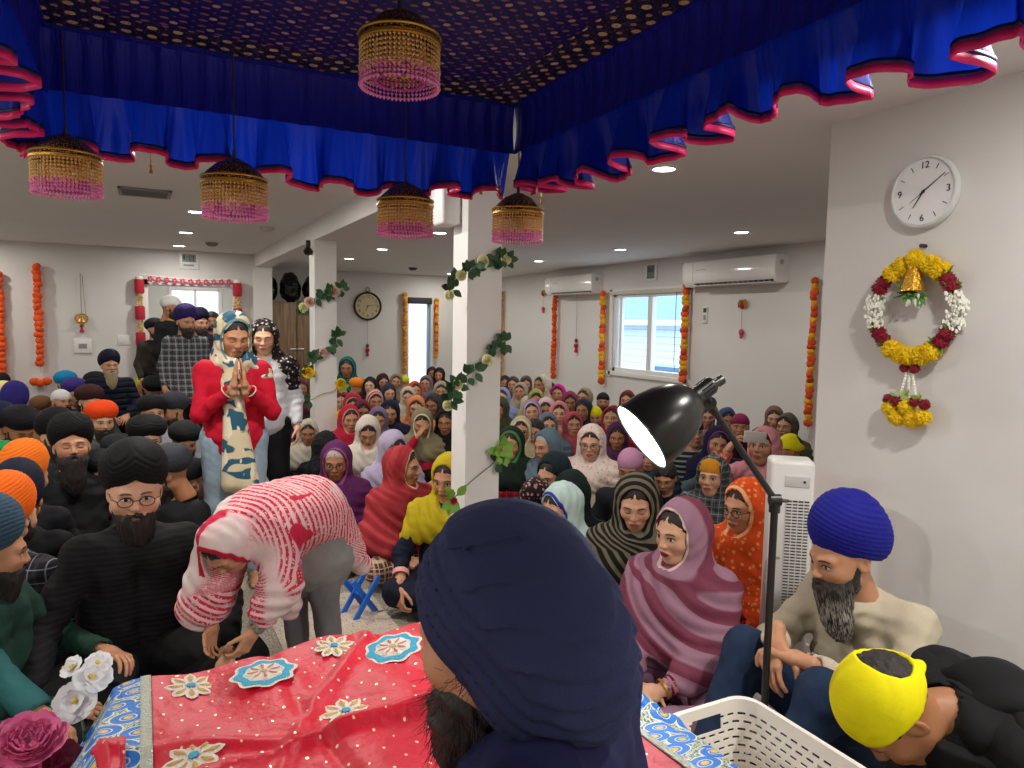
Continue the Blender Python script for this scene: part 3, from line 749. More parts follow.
# casing on the wall
for y0,y1,z0,z1 in ((7.09,7.15,.80,2.08),(8.78,8.84,.80,2.08),(7.09,8.84,2.02,2.08),(7.05,8.88,.82,.88)): b.box((6.17,y0,z0),(6.2,y1,z1),.004)
w1=struct(b.obj('window_1',TR)); o=boxo('pane',(6.255,7.2,.93),(6.262,8.73,1.98),GL,w1)
b=MB(); b.box((6.155,7.11,2.0),(6.19,8.84,2.055),.012); o=b.obj('blind_rail',M('rail','#cfc9ba',.5),w1)
b=MB(); b.tube([(6.16,7.33,2.0),(6.16,7.335,1.1),(6.165,7.32,.97)],.005,6); b.obj('blind_cord',M('cordm','#5b646c',.5),w1)
# window 2, tall and narrow in the far wall
b=MB()
for x0,x1,z0,z1 in ((4.47,4.51,.32,2.0),(4.89,4.93,.32,2.0),(4.47,4.93,.32,.38),(4.47,4.93,1.95,2.0)): b.box((x0,13.08,z0),(x1,13.14,z1),.005)
w2=struct(b.obj('window_2',M('blue_frame','#9fb9cf',.4))); boxo('pane',(4.5,13.1,.36),(4.9,13.106,1.97),GL,w2)
b=MB(); b.box((4.46,12.985,1.90),(4.95,13.07,2.02),.01); b.obj('blind',M('dark_blind','#2a2724',.6),w2)
b=MB(); b.box((4.44,12.98,.27),(4.96,13.02,.32),.005); b.obj('window_sill',TR,w2)
# outside
t=NT('siding'); X=t.xyz(t.co()); s=t.math('FRACT',t.math('MULTIPLY',X[2],6)); t.base(t.mix(t.thr(s,.86,.04),lin('#dfe9ec'),lin('#b4c3ca')),.7); SID=t.m
t=NT('shingle'); X=t.xyz(t.co()); s=t.noise(t.co(scale=(1,1,6)),8,3); t.base(t.mix(s,lin('#5d82a8'),lin('#9cb4c8')),.9); SHG=t.m
t=NT('ground_snow'); t.base(t.mix(t.noise(t.co(),2,3),lin('#cdd2d6'),lin('#a9b0b4')),.9); SNOW=t.m
struct(boxo('trim_5',(6.4,-6,-.5),(40,45,-.35),SNOW)); struct(boxo('trim_7',(-8,13.2,-.5),(6.4,30,-.35),SNOW))
hs=empty('neighbour_house',(11,8,-.35),0,'white sided house with blue grey roof outside the sliding window','house')
b=MB(); b.box((0,-8,0),(6,9,2.05)); b.obj('wall',SID,hs,smooth=False)
b=MB(); b.add([(-.35,-8.3,2.0),(-.35,9.3,2.0),(3.2,9.3,4.4),(3.2,-8.3,4.4),(6.4,-8.3,2.0),(6.4,9.3,2.0)],[(0,1,2,3),(3,2,5,4),(0,3,4),(1,5,2),(0,4,5,1)]); b.obj('roof',SHG,hs,smooth=False)
b=MB(); b.box((-.4,-8.3,1.93),(-.28,9.3,2.05)); b.obj('gutter',TR,hs,smooth=False)
for q in (((-.03,3.6,1.25),(.02,4.1,1.75)),((-.03,4.9,.1),(.02,5.8,.95))): boxo('window',*q,M('dkgl','#5f7f98',.2),hs)
t=NT('far_brick'); v=t.co(); bk=t.n('ShaderNodeTexBrick'); t.l(t.co(rot=(R(90),0,0)),bk.inputs[0]); bk.inputs['Scale'].default_value=4; bk.inputs['Color1'].default_value=lin('#f3ece8'); bk.inputs['Color2'].default_value=lin('#ecdcd8'); bk.inputs['Mortar'].default_value=lin('#f4efec'); t.base(bk.outputs[0],.8)
hb=empty('brick_building',(6,17.5,-.35),0,'pale brick building seen through the tall narrow window','building'); b=MB(); b.box((-8,0,0),(6,3,6)); b.obj('wall',t.m,hs and hb,smooth=False)
b=MB(); b.box((-8.1,-.1,5.9),(6.1,3.1,6.2)); b.obj('roof',TR,hb,smooth=False)
# ---------------- world + lights
w=bpy.data.worlds.new('w'); S.world=w; w.use_nodes=True; bg=w.node_tree.nodes['Background']; bg.inputs[0].default_value=(.62,.80,1,1); bg.inputs[1].default_value=SKY
E_=M('lamp_face','#ffffff',.4,emit=('#fff6ea',16.))
def area(name,loc,rot,e,size,col=(1,.95,.88),shape='DISK',sy=None,parent=None,spread=None):
    l=bpy.data.lights.new(name,'AREA'); l.energy=e; l.shape=shape; l.size=size; l.color=col
    if sy: l.size_y=sy
    if spread: l.spread=spread
    o=bpy.data.objects.new(name,l); COL.objects.link(o); o.location=loc; o.rotation_euler=rot; o.parent=parent; return o
DL=[(.42,6.65),(.42,8.3),(.42,9.86),(2.65,3.3),(2.65,6.76),(2.65,8.7),(2.65,10.3),(5.0,5.06),(5.0,6.98),(5.0,8.93),(5.0,10.6),(5.0,12.2),(-1.9,4.9),(-1.9,6.65),(-1.9,8.3),(-1.9,9.86),(.42,5.0),(.42,3.35),(-1.9,3.35),(-1.9,1.7),(-1.9,0.1),(1.85,.7),(1.85,-.9),(0.3,-1.9)]  # closing near-end entries are unseen fill lights added to brighten that end
NM={0:'nearest of the three in a row left of the beam',1:'middle of the three in a row left of the beam',2:'farthest of the three left of the beam, before the door wall',3:'big one near the pink valance edge',4:'beside the white speaker on the post',5:'second from the far end, above the wall clock',6:'farthest one, nearest the brass wall clock',7:'above the larger air conditioner',8:'between the two air conditioners',9:'near the smaller air conditioner',10:'beyond the smaller air conditioner',11:'low behind the near post, by the far wall'}
for i,(x,y) in enumerate(DL):
    e=empty('ceiling_downlight',(x,y,ZC),0,('round recessed ceiling light, '+NM[i]) if i in NM else 'round recessed ceiling light outside the picture','ceiling light','recessed ceiling lights')
    b=MB(); b.lathe([(.092,0),(.088,-.008),(.072,-.014),(.062,-.012),(.062,-.002)],28,cap=False); b.obj('trim_ring',WP,e)
    b=MB(); b.lathe([(0,-.0105),(.061,-.0105),(.061,-.001),(0,-.001)],28); b.obj('lamp_face',E_,e)
    area('downlight_glow',(x,y,ZC-.02),(0,0,0),PWR*(2.2 if i>=16 else 1),.12)
area('vestibule_fill',(.7,11.9,ZC-.03),(0,0,0),PWR*1.3,.2)  # unseen fill light added to brighten the vestibule
# ---------------- ceiling and wall fittings
def fl(name,label,cat,mb,mat,loc,**k): o=mb.obj(name,mat,loc=loc,**k); return tag(o,label,cat)
p=onz(145,192,ZC)
b=MB(); [b.box((-.15,-.15+.045*i,-.012),(.15,-.135+.045*i,-.004)) for i in range(7)]
e=empty('ceiling_vent',(p.x,p.y,ZC),0,'square grey air vent in the ceiling over the men','vent'); b.obj('slat',M('ventm','#75726f',.5),e); boxo('backing',(-.15,-.15,-.003),(.15,.15,0),M('dk','#3a3836'),e)
b=MB(); [b.box(a,c,.003) for a,c in (((-.17,-.17,-.014),(-.145,.17,0)),((.145,-.17,-.014),(.17,.17,0)),((-.17,-.17,-.014),(.17,-.145,0)),((-.17,.145,-.014),(.17,.17,0)))]; b.obj('frame',M('ventf','#8f8c89',.5),e)
for x,y,lb,c in ((4.0,11.4,'black round smoke detector on the far ceiling','#2c2c2c'),(.75,9.3,'small grey ceiling vent near the door wall lights','#8a8784'),(1.1,7.4,'faint white round sensor on the ceiling left of the beam','#c9c6c2')):
    b=MB(); b.lathe([(0,-.045),(.04,-.042),(.065,-.025),(.075,0)],20); fl('smoke_detector',lb,'detector',b,M('sd'+c,c,.5),(x,y,ZC))
b=MB(); b.box((-.02,-.02,-.06),(.02,.02,0),.006); b.lathe([(.02,-.06),(.045,-.10),(.03,-.13),(0,-.14)],14); fl('ceiling_camera','small dark dome camera hung from the beam by the far post','camera',b,BK,(1.36,6.75,2.28+.0))
# air conditioners on the right wall
def aircon(y0,y1,z0,z1,label):
    e=empty('air_conditioner',(6.2,(y0+y1)/2,z0),0,label,'air conditioner'); L=(y1-y0)/2; H=z1-z0
    prof=[(0,0.02),(-.05,0),(-.16,.0),(-.215,.05),(-.225,.10),(-.225,H-.05),(-.20,H-.01),(-.15,H),(0,H)]
    b=MB(); V=[];F=[]; ys=[-L,-L+.012,L-.012,L]; n=len(prof)
    for j,yy in enumerate(ys):
        k=1 if j in(1,2) else .955
        for x,z in prof: V.append((x*k,yy,H/2+(z-H/2)*k))
    for j in range(3):
        for i in range(n): F.append((j*n+i,j*n+(i+1)%n,(j+1)*n+(i+1)%n,(j+1)*n+i))
    F.append(tuple(range(n))[::-1]); F.append(tuple(3*n+i for i in range(n))); b.add(V,F); b.obj('housing',M('acw','#efefec',.12),e)
    b=MB(); b.box((-.222,-L+.03,.022),(-.06,L-.22,.038),.004); b.obj('air_outlet',BK,e)
    b=MB(); 
    for i in range(16): yy=-L+.06+i*(2*L-.32)/15; b.box((-.224,yy,.012),(-.10,yy+.006,.036))
    b.box((-.235,-L+.03,.0),(-.15,L-.22,.012),.004); b.obj('louver',M('acl','#c9c9c5',.3),e)
    b=MB(); b.box((-.2275,L-.20,.06),(-.2245,L-.197,H-.03)); b.obj('panel_seam',M('seam','#9f9f9b',.4),e)
    b=MB(); b.lathe([(0,.004),(.028,.004),(.03,0)],16,c=(-.12,-L-.001,H*.72),axis=(0,-1,0)); b.obj('side_badge',M('bdg','#b9b9b5',.4),e)
    b=MB(); b.box((-.2285,L-.42,H*.62),(-.2245,L-.34,H*.64)); b.box((-.2285,L-.32,H*.62),(-.2245,L-.26,H*.64)); b.obj('maker_mark',M('mk','#a5a5a5',.4),e)
aircon(5.55,7.02,2.04,2.35,'larger white split air conditioner on the right wall, nearer the corner')
aircon(9.06,10.45,2.03,2.33,'smaller looking white split air conditioner, left of the sliding window')
# flat wall devices
def plate(name,label,cat,c,ax,w,h,parts,dep=.02):
    e=empty(name,c,0,label,cat)
    def bx(u0,u1,z0,z1,d0,d1,nm,m,bev=.003):
        if ax=='y': a,c2=(u0,-d1,z0),(u1,-d0,z1)
        else: a,c2=(-d1,u0,z0),(-d0,u1,z1)
        boxo(nm,a,c2,m,e,bev)
    bx(-w/2,w/2,-h/2,h/2,0,dep,'housing',WP,.005)
    for nm,u0,u1,z0,z1,m in parts: bx(u0,u1,z0,z1,dep,dep+.004,nm,m,0)
    return e
DK=M('dkgrey','#3f4442',.4); GY=M('lcd','#8d9690',.4)
p=ony(189,260,10.6); plate('digital_clock','white square digital clock high above the garlanded doorway','clock',(p.x,10.6,p.z),'y',.24,.24,[('screen',-.085,.085,-.03,.075,GY),('digit',-.07,-.05,.0,.06,DK),('digit',-.03,-.022,-.02,.05,DK),('digit',.0,.012,-.01,.06,DK),('digit',.02,.05,-.01,.0,DK),('digit',.02,.05,.045,.055,DK),('digit',.05,.062,-.01,.06,DK),('date_line',-.07,.06,-.085,-.06,GY)])
p=onx(652,272,6.2); plate('digital_clock','small white digital display with grey screen above the sliding window','clock',(6.2,p.y,p.z),'x',.24,.24,[('screen',-.08,.08,-.09,.09,M('lcd2','#5c645f',.3)),('digit',-.05,-.03,0,.05,DK),('digit',-.01,.01,0,.05,DK),('digit',.03,.05,0,.05,DK)])
p=ony(83,346,10.6); plate('thermostat','white wall thermostat under the small hanging bell ornament','thermostat',(p.x,10.6,p.z),'y',.20,.18,[('screen',-.045,.045,-.03,.03,GY)])
p=ony(127,340,10.6); plate('light_switch','white double light switch left of the garlanded doorway','switch',(p.x-.03,10.6,p.z),'y',.16,.13,[('rocker',-.055,-.015,-.035,.035,TR),('rocker',.015,.055,-.035,.035,TR)],.01)
p=onx(706,315,6.2); plate('remote_control','slim white remote in its holder under the larger air conditioner','remote',(6.2,p.y,p.z),'x',.07,.2,[('screen',-.025,.025,.03,.085,DK),('button_pad',-.02,.02,-.06,.0,GY)])
b=MB(); b.box((1.30,3.28,2.03),(1.398,3.46,2.37),.012); fl('wall_speaker','white box speaker mounted beside the top of the near post','speaker',b,WP,(0,0,0))
# ---------------- clocks
def hands(e,c,ax,L,col,angs,r=.004):
    for nm,a,l,wd in angs:
        b=MB(); a=R(a); u=(math.sin(a),math.cos(a)); v=(math.cos(a),-math.sin(a))
        pts=[(-.15*l*u[0]+v[0]*wd,-.15*l*u[1]+v[1]*wd),(l*u[0]+v[0]*wd*.4,l*u[1]+v[1]*wd*.4),(l*u[0]-v[0]*wd*.4,l*u[1]-v[1]*wd*.4),(-.15*l*u[0]-v[0]*wd,-.15*l*u[1]-v[1]*wd)]
        V=[];
        for d in (0,.0015): V+=[(x,-c-d,z) for x,z in pts]
        b.add(V,[(0,1,2,3),(7,6,5,4),(0,4,5,1),(1,5,6,2),(2,6,7,3),(3,7,4,0)]); b.obj(nm,col,e,smooth=False)
def text(s,size,loc,rot,mat,parent,name='numeral',ext=.001,al='CENTER'):
    cu=bpy.data.curves.new(name,'FONT'); cu.body=s; cu.size=size; cu.extrude=ext; cu.align_x=al; cu.align_y='CENTER'
    o=bpy.data.objects.new(name,cu); COL.objects.link(o); dg=bpy.context.evaluated_depsgraph_get(); me=bpy.data.meshes.new_from_object(o.evaluated_get(dg)); bpy.data.objects.remove(o)
    o=bpy.data.objects.new(name,me); COL.objects.link(o); o.location=loc; o.rotation_euler=rot; o.parent=parent; me.materials.clear(); me.materials.append(mat); return o
# white clock on the near right wall: local front is -Y, turned to face -X
e=empty('wall_clock',(2.72,1.775,2.085),R(-90),'round white wall clock above the flower wreath on the near wall','clock')
b=MB(); b.lathe([(0,0),(.14,0),(.148,-.01),(.15,-.03),(.146,-.042),(.138,-.044),(.134,-.034),(0,-.034)][::-1],56,axis=(0,1,0)); e.scale=(.9,1,.93); b.obj('rim',M('clockrim','#d9dcdc',.25),e)
b=MB(); b.lathe([(0,-.0352),(.134,-.0352),(.134,-.033),(0,-.033)],56,axis=(0,1,0)); b.obj('dial',M('clockface','#eef0f0',.4),e)
NK=M('ink','#1b1b1b',.5)
for n,a in (('12',0),('3',90),('6',180),('9',270)): text(n,.040,(.108*math.sin(R(a)),-.0358,.108*math.cos(R(a))),(R(90),0,0),NK,e)
for a in range(0,360,30):
    if a%90:
        b=MB(); u=Vector((math.sin(R(a)),0,math.cos(R(a)))); b.tube([u*.10+Vector((0,-.0358,0)),u*.122+Vector((0,-.0358,0))],.0016,4); b.obj('hour_mark',NK,e)
hands(e,.0375,None,1,NK,[('hour_hand',214,.075,.0035),('minute_hand',55,.112,.003),('second_hand',235,.07,.001)])
b=MB(); b.lathe([(0,-.041),(.006,-.041),(.006,-.034)],12,axis=(0,1,0)); b.obj('hub',NK,e)
# brass station clock on the far wall
e=empty('wall_clock',(3.68,13.0,1.83),0,'round cream clock with dark brass rim and ring on the far wall','clock')
BRZ=M('bronze','#4a3b2c',.35,.5)
b=MB(); b.lathe([(0,0),(.25,0),(.262,-.02),(.26,-.05),(.245,-.062),(.228,-.05),(.225,-.04),(0,-.04)][::-1],56,axis=(0,1,0)); b.obj('rim',BRZ,e)
b=MB(); b.lathe([(0,-.0415),(.226,-.0415),(.226,-.039),(0,-.039)],48,axis=(0,1,0)); b.obj('dial',M('cream','#d3c29c',.5,var=.15),e)
for n in range(1,13): a=R(n*30); text(str(n),.075,(.178*math.sin(a),-.043,.178*math.cos(a)),(R(90),0,0),M('inkb','#2c2119',.5),e)
hands(e,.0445,None,1,NK,[('hour_hand',205,.11,.007),('minute_hand',80,.16,.005)])
b=MB(); b.tube([(.035*math.cos(t_)*1,-.03,.30+.038*math.sin(t_)) for t_ in [i*PI/8 for i in range(16)]],.007,8,closed=True); b.box((-.02,-.04,.25),(.02,-.015,.275),.004); b.obj('ring',BRZ,e)
# ---------------- marigold garlands
MG={'o':M('marigold_orange','#ec5a1c',.85,bump=(90,.8)),'y':M('marigold_yellow','#e8a516',.85,bump=(90,.8)),'r':M('marigold_rust','#c94a12',.85,bump=(90,.8)),'g':M('marigold_gold','#d98a1a',.85,bump=(90,.8))}
def pom(r,seed=0,n=26):
    bm=bmesh.new(); bmesh.ops.create_icosphere(bm,subdivisions=3,radius=1)
    rr=np.random.RandomState(seed)
    D=rr.normal(size=(n,3)); D/=np.linalg.norm(D,axis=1)[:,None]
    for v in bm.verts:
        k=max(float(np.max(D@np.array(v.co))),.0); v.co=v.co*r*(.78+.26*k**6)
    return bm
PM={}
def garland(top,z1,cols,r,label,blob=False,tass=None,step=None,grp=None,nrm=(0,-1)):
    e=empty('marigold_garland',top,0,label,'garland',grp)
    L=top[2]-z1; step=step or r*1.25; n=int(L/step); off=r*1.3+.012
    b=MB(); b.tube([(nrm[0]*.01,nrm[1]*.01,.05),(nrm[0]*off,nrm[1]*off,0),(nrm[0]*off,nrm[1]*off,-L)],.003,5); b.obj('string',M('thread','#c9b48a',.8),e)
    for c in sorted(set(cols)):
        k=('pom',round(r,3),c,0)
        if k not in PM: o_=MB().bm(pom(r,3)).obj('marigold_flower',MG[c],e); PM[k]=o_.data; bpy.data.objects.remove(o_)
    for i in range(n):
        c=cols[i%len(cols)]; o=bpy.data.objects.new('marigold_flower',PM[('pom',round(r,3),c,0)]); COL.objects.link(o); o.parent=e
        o.location=(nrm[0]*off+random.uniform(-.1,.1)*r,nrm[1]*off+random.uniform(-.1,.1)*r,-i*step); o.rotation_euler=(random.random()*6,random.random()*6,random.random()*6); o.scale=(1,1,.82)
    if blob:
        for dx in (-1.2,0,1.2):
            o=bpy.data.objects.new('marigold_flower',PM[('pom',round(r,3),cols[0],0)]); COL.objects.link(o); o.parent=e; o.location=(dx*r,nrm[1]*off,-L-.10-(.02 if dx==0 else 0))
    return e
garland((-1.53,10.6,2.03),.70,'o',.055,'orange marigold string at the far left edge of the back wall')
garland((-1.14,10.6,2.14),.84,'o',.055,'orange marigold string with a flower cluster at its foot, left of the bell ornament',blob=True)
garland((4.38,13.0,2.06),.5,'gyg',.05,'amber marigold string left of the tall narrow window')
garland((5.02,13.0,1.98),.85,'gyr',.045,'shorter amber marigold string right of the tall narrow window')
X_=(-1,0)
garland((6.2,12.38,2.14),.45,'gyg',.055,'amber marigold string just right of the near post',nrm=X_)
garland((6.2,10.36,2.0),.62,'or',.05,'orange red marigold string below the smaller air conditioner',nrm=X_)
garland((6.2,8.93,2.02),.62,'oyyr',.055,'orange and yellow marigold string left of the sliding window',nrm=X_)
garland((6.2,7.10,2.06),.76,'royy',.055,'yellow and orange marigold string right of the sliding window',nrm=X_)
garland((6.2,5.15,2.04),.50,'ryo',.045,'thin yellow and red marigold string beside the white wall corner',nrm=X_)
RED=M('redfelt','#b31f33',.8); PNK=M('pinkfelt','#d8486c',.8); GLD=M('gold','#c89a3c',.35,.7,bump=(120,.5)); WFL=M('whitefl','#e8e6dc',.8,bump=(100,.6))
def hanging(p,L,label,kind):
    e=empty('wall_ornament',p,0,label,'ornament'); n=(0,-1) if abs(p[1]-10.6)<.1 or abs(p[1]-13)<.1 else (-1,0); o=.03
    b=MB(); b.tube([(n[0]*.005,n[1]*.005,.02),(n[0]*o,n[1]*o,-.01),(n[0]*o,n[1]*o,-L)],.003,5)
    if kind=='bell': b.tube([(n[0]*o+.05*(n[1]!=0),n[1]*o,-L),(n[0]*o+.02,n[1]*.01,0)],.003,5)
    b.obj('cord',M('thread2','#8d7c62',.8),e); c=(n[0]*o,n[1]*o)
    if kind=='bell':
        b=MB(); b.lathe([(.0,.05),(.02,.045),(.035,.01),(.06,-.03),(.062,-.04),(0,-.04)][::-1],16,c=(*c,-L)); b.tube([(c[0]+.07*math.cos(a),c[1],-L+.01+.05*math.sin(a)) for a in [i*PI/8 for i in range(16)]],.008,6,closed=True); b.obj('bell',GLD,e)
        b=MB(); b.ball((*c,-L-.09),.022); b.lathe([(.01,-.02),(.028,-.08),(0,-.08)][::-1],10,c=(*c,-L-.09)); b.obj('tassel',RED,e)
    elif kind=='paisley':
        b=MB()
        for i in range(5):
            a=R(-60+30*i); b.tube([(c[0],c[1],-L*.1),(c[0]+n[1]*0+(.0 if n[0] else .06*math.sin(a)),c[1]+(.06*math.sin(a) if n[0] else 0),-L*.1+.07*math.cos(a)-.02),(c[0]+(0 if n[0] else .075*math.sin(a)),c[1]+(.075*math.sin(a) if n[0] else 0),-L*.1-.04)],[.018,.02,.006],8)
        b.obj('gold_plume',GLD,e); b=MB(); b.ball((*c,-L*.1-.01),(.03,.03,.045)); b.obj('red_heart',RED,e); b=MB(); b.ball((*c,-L),(.03,.03,.04)); b.ball((*c,-L-.05),(.02,.02,.025)); b.obj('tassel',PNK,e)
    else:
        b=MB(); b.ball((*c,-L),(.028,.028,.035)); b.obj('bead',M('dkr','#6d2a30',.5),e); b=MB(); b.ball((*c,-L-.08),(.04,.03,.04)); b.lathe([(.012,0),(.03,-.1),(0,-.1)][::-1],10,c=(*c,-L-.09)); b.obj('tassel',RED,e)
    return e
hanging((-.69,10.6,2.07),.55,'gold bell ornament on a long cord above the thermostat','bell')
hanging((3.68,13.0,1.56),.46,'thin cord with dark red tassel hanging below the brass clock','drop')
hanging((6.2,10.83,2.12),.30,'small gold paisley ornament with pink tassel left of the smaller air conditioner','paisley')
hanging((6.2,9.74,2.02),.72,'thin cord with small red tassel below the smaller air conditioner','drop')
hanging((6.2,6.18,1.86),.36,'gold and red paisley ornament with pink tassel under the larger air conditioner','paisley')
# doorway garland
e=empty('door_garland',(.6,10.49,2.05),0,'red, white and gold flower garland framing the doorway','garland')
for x in (-.63,.56):
    for k in range(6):
        b=MB(); z=-.10-.34*k; b.lathe([(.05,.09),(.058,.07),(.058,-.07),(.05,-.09)][::-1],14,c=(x,0,z)); b.obj('red_drum',RED,e)
        b=MB()
        for q in range(10): z=-.21-.34*k-.014*q; b.ball((x+random.uniform(-.04,.04),random.uniform(-.03,.02),z),.02,6)
        b.obj('gold_cluster',M('goldp','#d2a63c',.6),e)
b=MB(); [b.lathe([(.045,.02),(.05,0),(.045,-.02)][::-1],12,c=(x,0,.01-.34*k)) for x in (-.63,.56) for k in range(1)]; b.tube([(-.62,0,.05),(0,-.0,.01),(.56,0,.04)],.012,6); b.obj('white_rope',WFL,e)
b=MB()
for k in range(11):
    x=-.50+.095*k; z=.0-.018*math.sin(k/10*PI)
    for q in range(5): a=q*1.256; b.ball((x+.022*math.cos(a),-.02,z+.026*math.sin(a)),.017,6)
b.obj('pink_blossom',PNK,e)
# cabinets and bags in the recess
e=empty('storage_cabinet',(2.05,11.6,0),0,'tall brown wooden two-door cabinet behind the far post','cabinet')
t=NT('wood'); v=t.co(scale=(1,1,.06)); n=t.noise(v,26,4,.6); t.base(t.ramp(n,[(.3,lin('#4f3a26')),(.5,lin('#7a5f42')),(.7,lin('#9a7b58'))]),.5); WD=t.m
boxo('body',(-.42,0,0),(.62,.5,1.83),WD,e,.004)
for x0,x1,hx in ((-.41,.095,.055),(.105,.61,.15)):
    o=boxo('door',(x0,-.02,.03),(x1,0,1.81),WD,e,.004); boxo('handle',(hx-.06,-.035,1.08),(hx+.06,-.02,1.11),M('steel','#c9c9c9',.3,.8),o,.003)
for i,(x,z,r,l) in enumerate(((1.76,1.83,.155,'shiny black garbage bag on the cabinet, leftmost'),(2.10,1.83,.165,'shiny black garbage bag on the cabinet, middle'),(2.44,1.83,.155,'shiny black garbage bag on the cabinet, right by the post'))):
    def F(P,r=r,i=i): return ell(P,(0,0,r*1.4),(r*.96,r*1.1,r*1.5))+wob(P,22,i,5)*.018+np.abs(wob(P,40,i+4,4))*.012
    V,Fc=sdfmesh(F,(-.3,-.3,-.02),(.3,.3,.6),.014); V[:,2]=np.maximum(V[:,2],0); tag(mesh_obj('garbage_bag',V,Fc,M('bagm','#0c0c0d',.16),loc=(x,11.82,z)),l,'bag')
# ---------------- canopy
X0,X1,Y0,Y1,ZT=-.245,1.33,-.85,2.6,2.415
e=empty('canopy',(.5,.9,ZT),0,'large blue and gold ceiling canopy with ruffled pink-edged valance','canopy')
OX,OY=.5,.9
t=NT('brocade'); v=t.co(); X=t.xyz(v)
def tile(ax,per,off=0.): return t.math('SUBTRACT',t.math('FRACT',t.math('ADD',t.math('DIVIDE',X[ax],per),off)),.5)
def motif(per,off,r0,r1):
    a,b=tile(0,per,off),tile(1,per,off); return t.math('ADD',t.math('POWER',t.math('DIVIDE',a,r0),2.),t.math('POWER',t.math('DIVIDE',b,r1),2.))
n=t.noise(v,150,2)
col=t.mix(t.noise(v,9,2),lin('#12105a'),lin('#1d1266'))
m1=t.math('LESS_THAN',motif(.05,0.,.24,.15),1.); m2=t.math('LESS_THAN',motif(.05,.5,.10,.10),1.); m3=t.math('LESS_THAN',motif(.1,.5,.11,.11),1.)
col=t.mix(t.math('MULTIPLY',m1,.8),col,lin('#a06a63')); col=t.mix(t.math('MULTIPLY',m2,.7),col,lin('#8a4a6a')); col=t.mix(t.math('MULTIPLY',m3,.85),col,lin('#c9a878'))
ax=t.math('ABSOLUTE',t.math('SUBTRACT',X[0],(X0+X1)/2-OX)); ay=t.math('SUBTRACT',X[1],0.)
bd=t.math('MAXIMUM',t.math('GREATER_THAN',ax,(X1-X0)/2-.16),t.math('GREATER_THAN',X[1],Y1-OY-.16))
bc=t.mix(t.math('LESS_THAN',motif(.07,0.,.20,.20),1.),lin('#0d0b3c'),lin('#d8b98a')); bc=t.mix(t.math('LESS_THAN',motif(.07,.5,.13,.13),1.),bc,lin('#b98a62')); bc=t.mix(t.math('GREATER_THAN',n,.62),bc,lin('#7a6a3c'))
col=t.mix(bd,col,bc); t.base(col,.5,0); t.bump(n,.3,.003); BRO=t.m
def clothsheet(name,f,nu,nv,mat,parent,attrs=None):
    V=[f(i/(nu-1),j/(nv-1)) for j in range(nv) for i in range(nu)]
    F=np.array([(j*nu+i,j*nu+i+1,(j+1)*nu+i+1,(j+1)*nu+i) for j in range(nv-1) for i in range(nu-1)])
    return mesh_obj(name,V,F,mat,parent)
clothsheet('cloth_ceiling',lambda u,v_:(X0-OX+u*(X1-X0),Y0-OY+v_*(Y1-Y0),-.012*math.sin(PI*u)*math.sin(PI*v_)*1.5+.004*math.sin(40*u)*math.sin(23*v_)),70,120,BRO,e)
t=NT('satin'); v=t.co(); cc_=t.mix(t.noise(v,4,3),lin('#0426b8'),lin('#050f80')); t.base(cc_,.42,0,Specular_IOR_Level=.35); tr_=t.n('ShaderNodeBsdfTranslucent'); tr_.inputs[0].default_value=lin('#1040e0'); mx_=t.n('ShaderNodeMixShader'); mx_.inputs[0].default_value=.16; t.l(t.b.outputs[0],mx_.inputs[1]); t.l(tr_.outputs[0],mx_.inputs[2]); t.l(mx_.outputs[0],t.out.inputs[0]); t.bump(t.noise(t.co(scale=(1,1,.25)),46,3),.35,.012); SAT=t.m
t=NT('satin_band'); v=t.co(); t.base(lin('#0a149c'),.5); t.bump(t.noise(t.co(scale=(1,1,.08)),90,3),.6,.01); SATB=t.m
PNKT=M('pink_binding','#e61e6e',.45); NAVY=M('navy_binding_shadow','#0a0e4a',.5)
def edge(p0,p1,nrm,ph,kind,seed,amp0=.045):
    p0=Vector(p0); p1=Vector(p1); L=(p1-p0).length; d=(p1-p0)/L; nv=Vector(nrm)
    r=random.Random(seed); ncy=max(3,round(L/.21)); K=2*PI*ncy/L
    A=[r.uniform(.55,1.25) for _ in range(ncy+3)]; 
    def wave(s,q):   # q 0 top .. 1 bottom
        k=s*K/(2*PI); i=int(k); fr=k-i; fr=fr*fr*(3-2*fr); a=(A[i]*(1-fr)+A[min(i+1,ncy+2)]*fr)
        amp=amp0*a*(q**.8)+.004; th=s*K+ph+.5*math.sin(s*7+seed)
        nn=amp*math.sin(th)+.35*amp*math.sin(2.3*th+1)+.004*math.sin(9*th)*q; tt=-.028*a*q**1.5*math.sin(2*th+.4)
        return nn,tt
    nu=int(L*130); 
    def band(u,w):
        s=u*L; z=-w*.19; return tuple(p0+d*s+nv*(.004*math.sin(s*95)+.003*math.sin(s*41)+.012*math.sin(w*PI))+Vector((0,0,z)))
    clothsheet('valance',band,nu,10,SATB,e)
    zt,zb=-.155,(-.335 if kind=='right' else -.35)
    def sag(s): return .018*math.sin(s*5+seed)+.012*math.sin(s*K+ph)
    def ruf(u,w):
        s=u*L; nn,tt=wave(s,w); z=zt+(zb-zt)*w-sag(s)*w
        return tuple(p0+d*(s+tt)+nv*(.02+nn+.02*w)+Vector((0,0,z)))
    clothsheet('ruffle',ruf,nu*2,22,SAT,e)
    def strip(q0,q1,off):
        def f(u,w):
            s=u*L; nn,tt=wave(s,1); z=zb-sag(s)-(q0+(q1-q0)*w); return tuple(p0+d*(s+tt)+nv*(.02+nn+.02+off)+Vector((0,0,z)))
        return f
    for nm,q0,q1,m in (('navy_hem',-.006,.004,NAVY),('pink_hem',.004,.022,PNKT)):  # navy strip draws the hem line and the shadow above the pink in colour
        o=clothsheet(nm,strip(q0,q1,0),nu*2,3,m,e); mod=o.modifiers.new('s','SOLIDIFY'); mod.thickness=.003
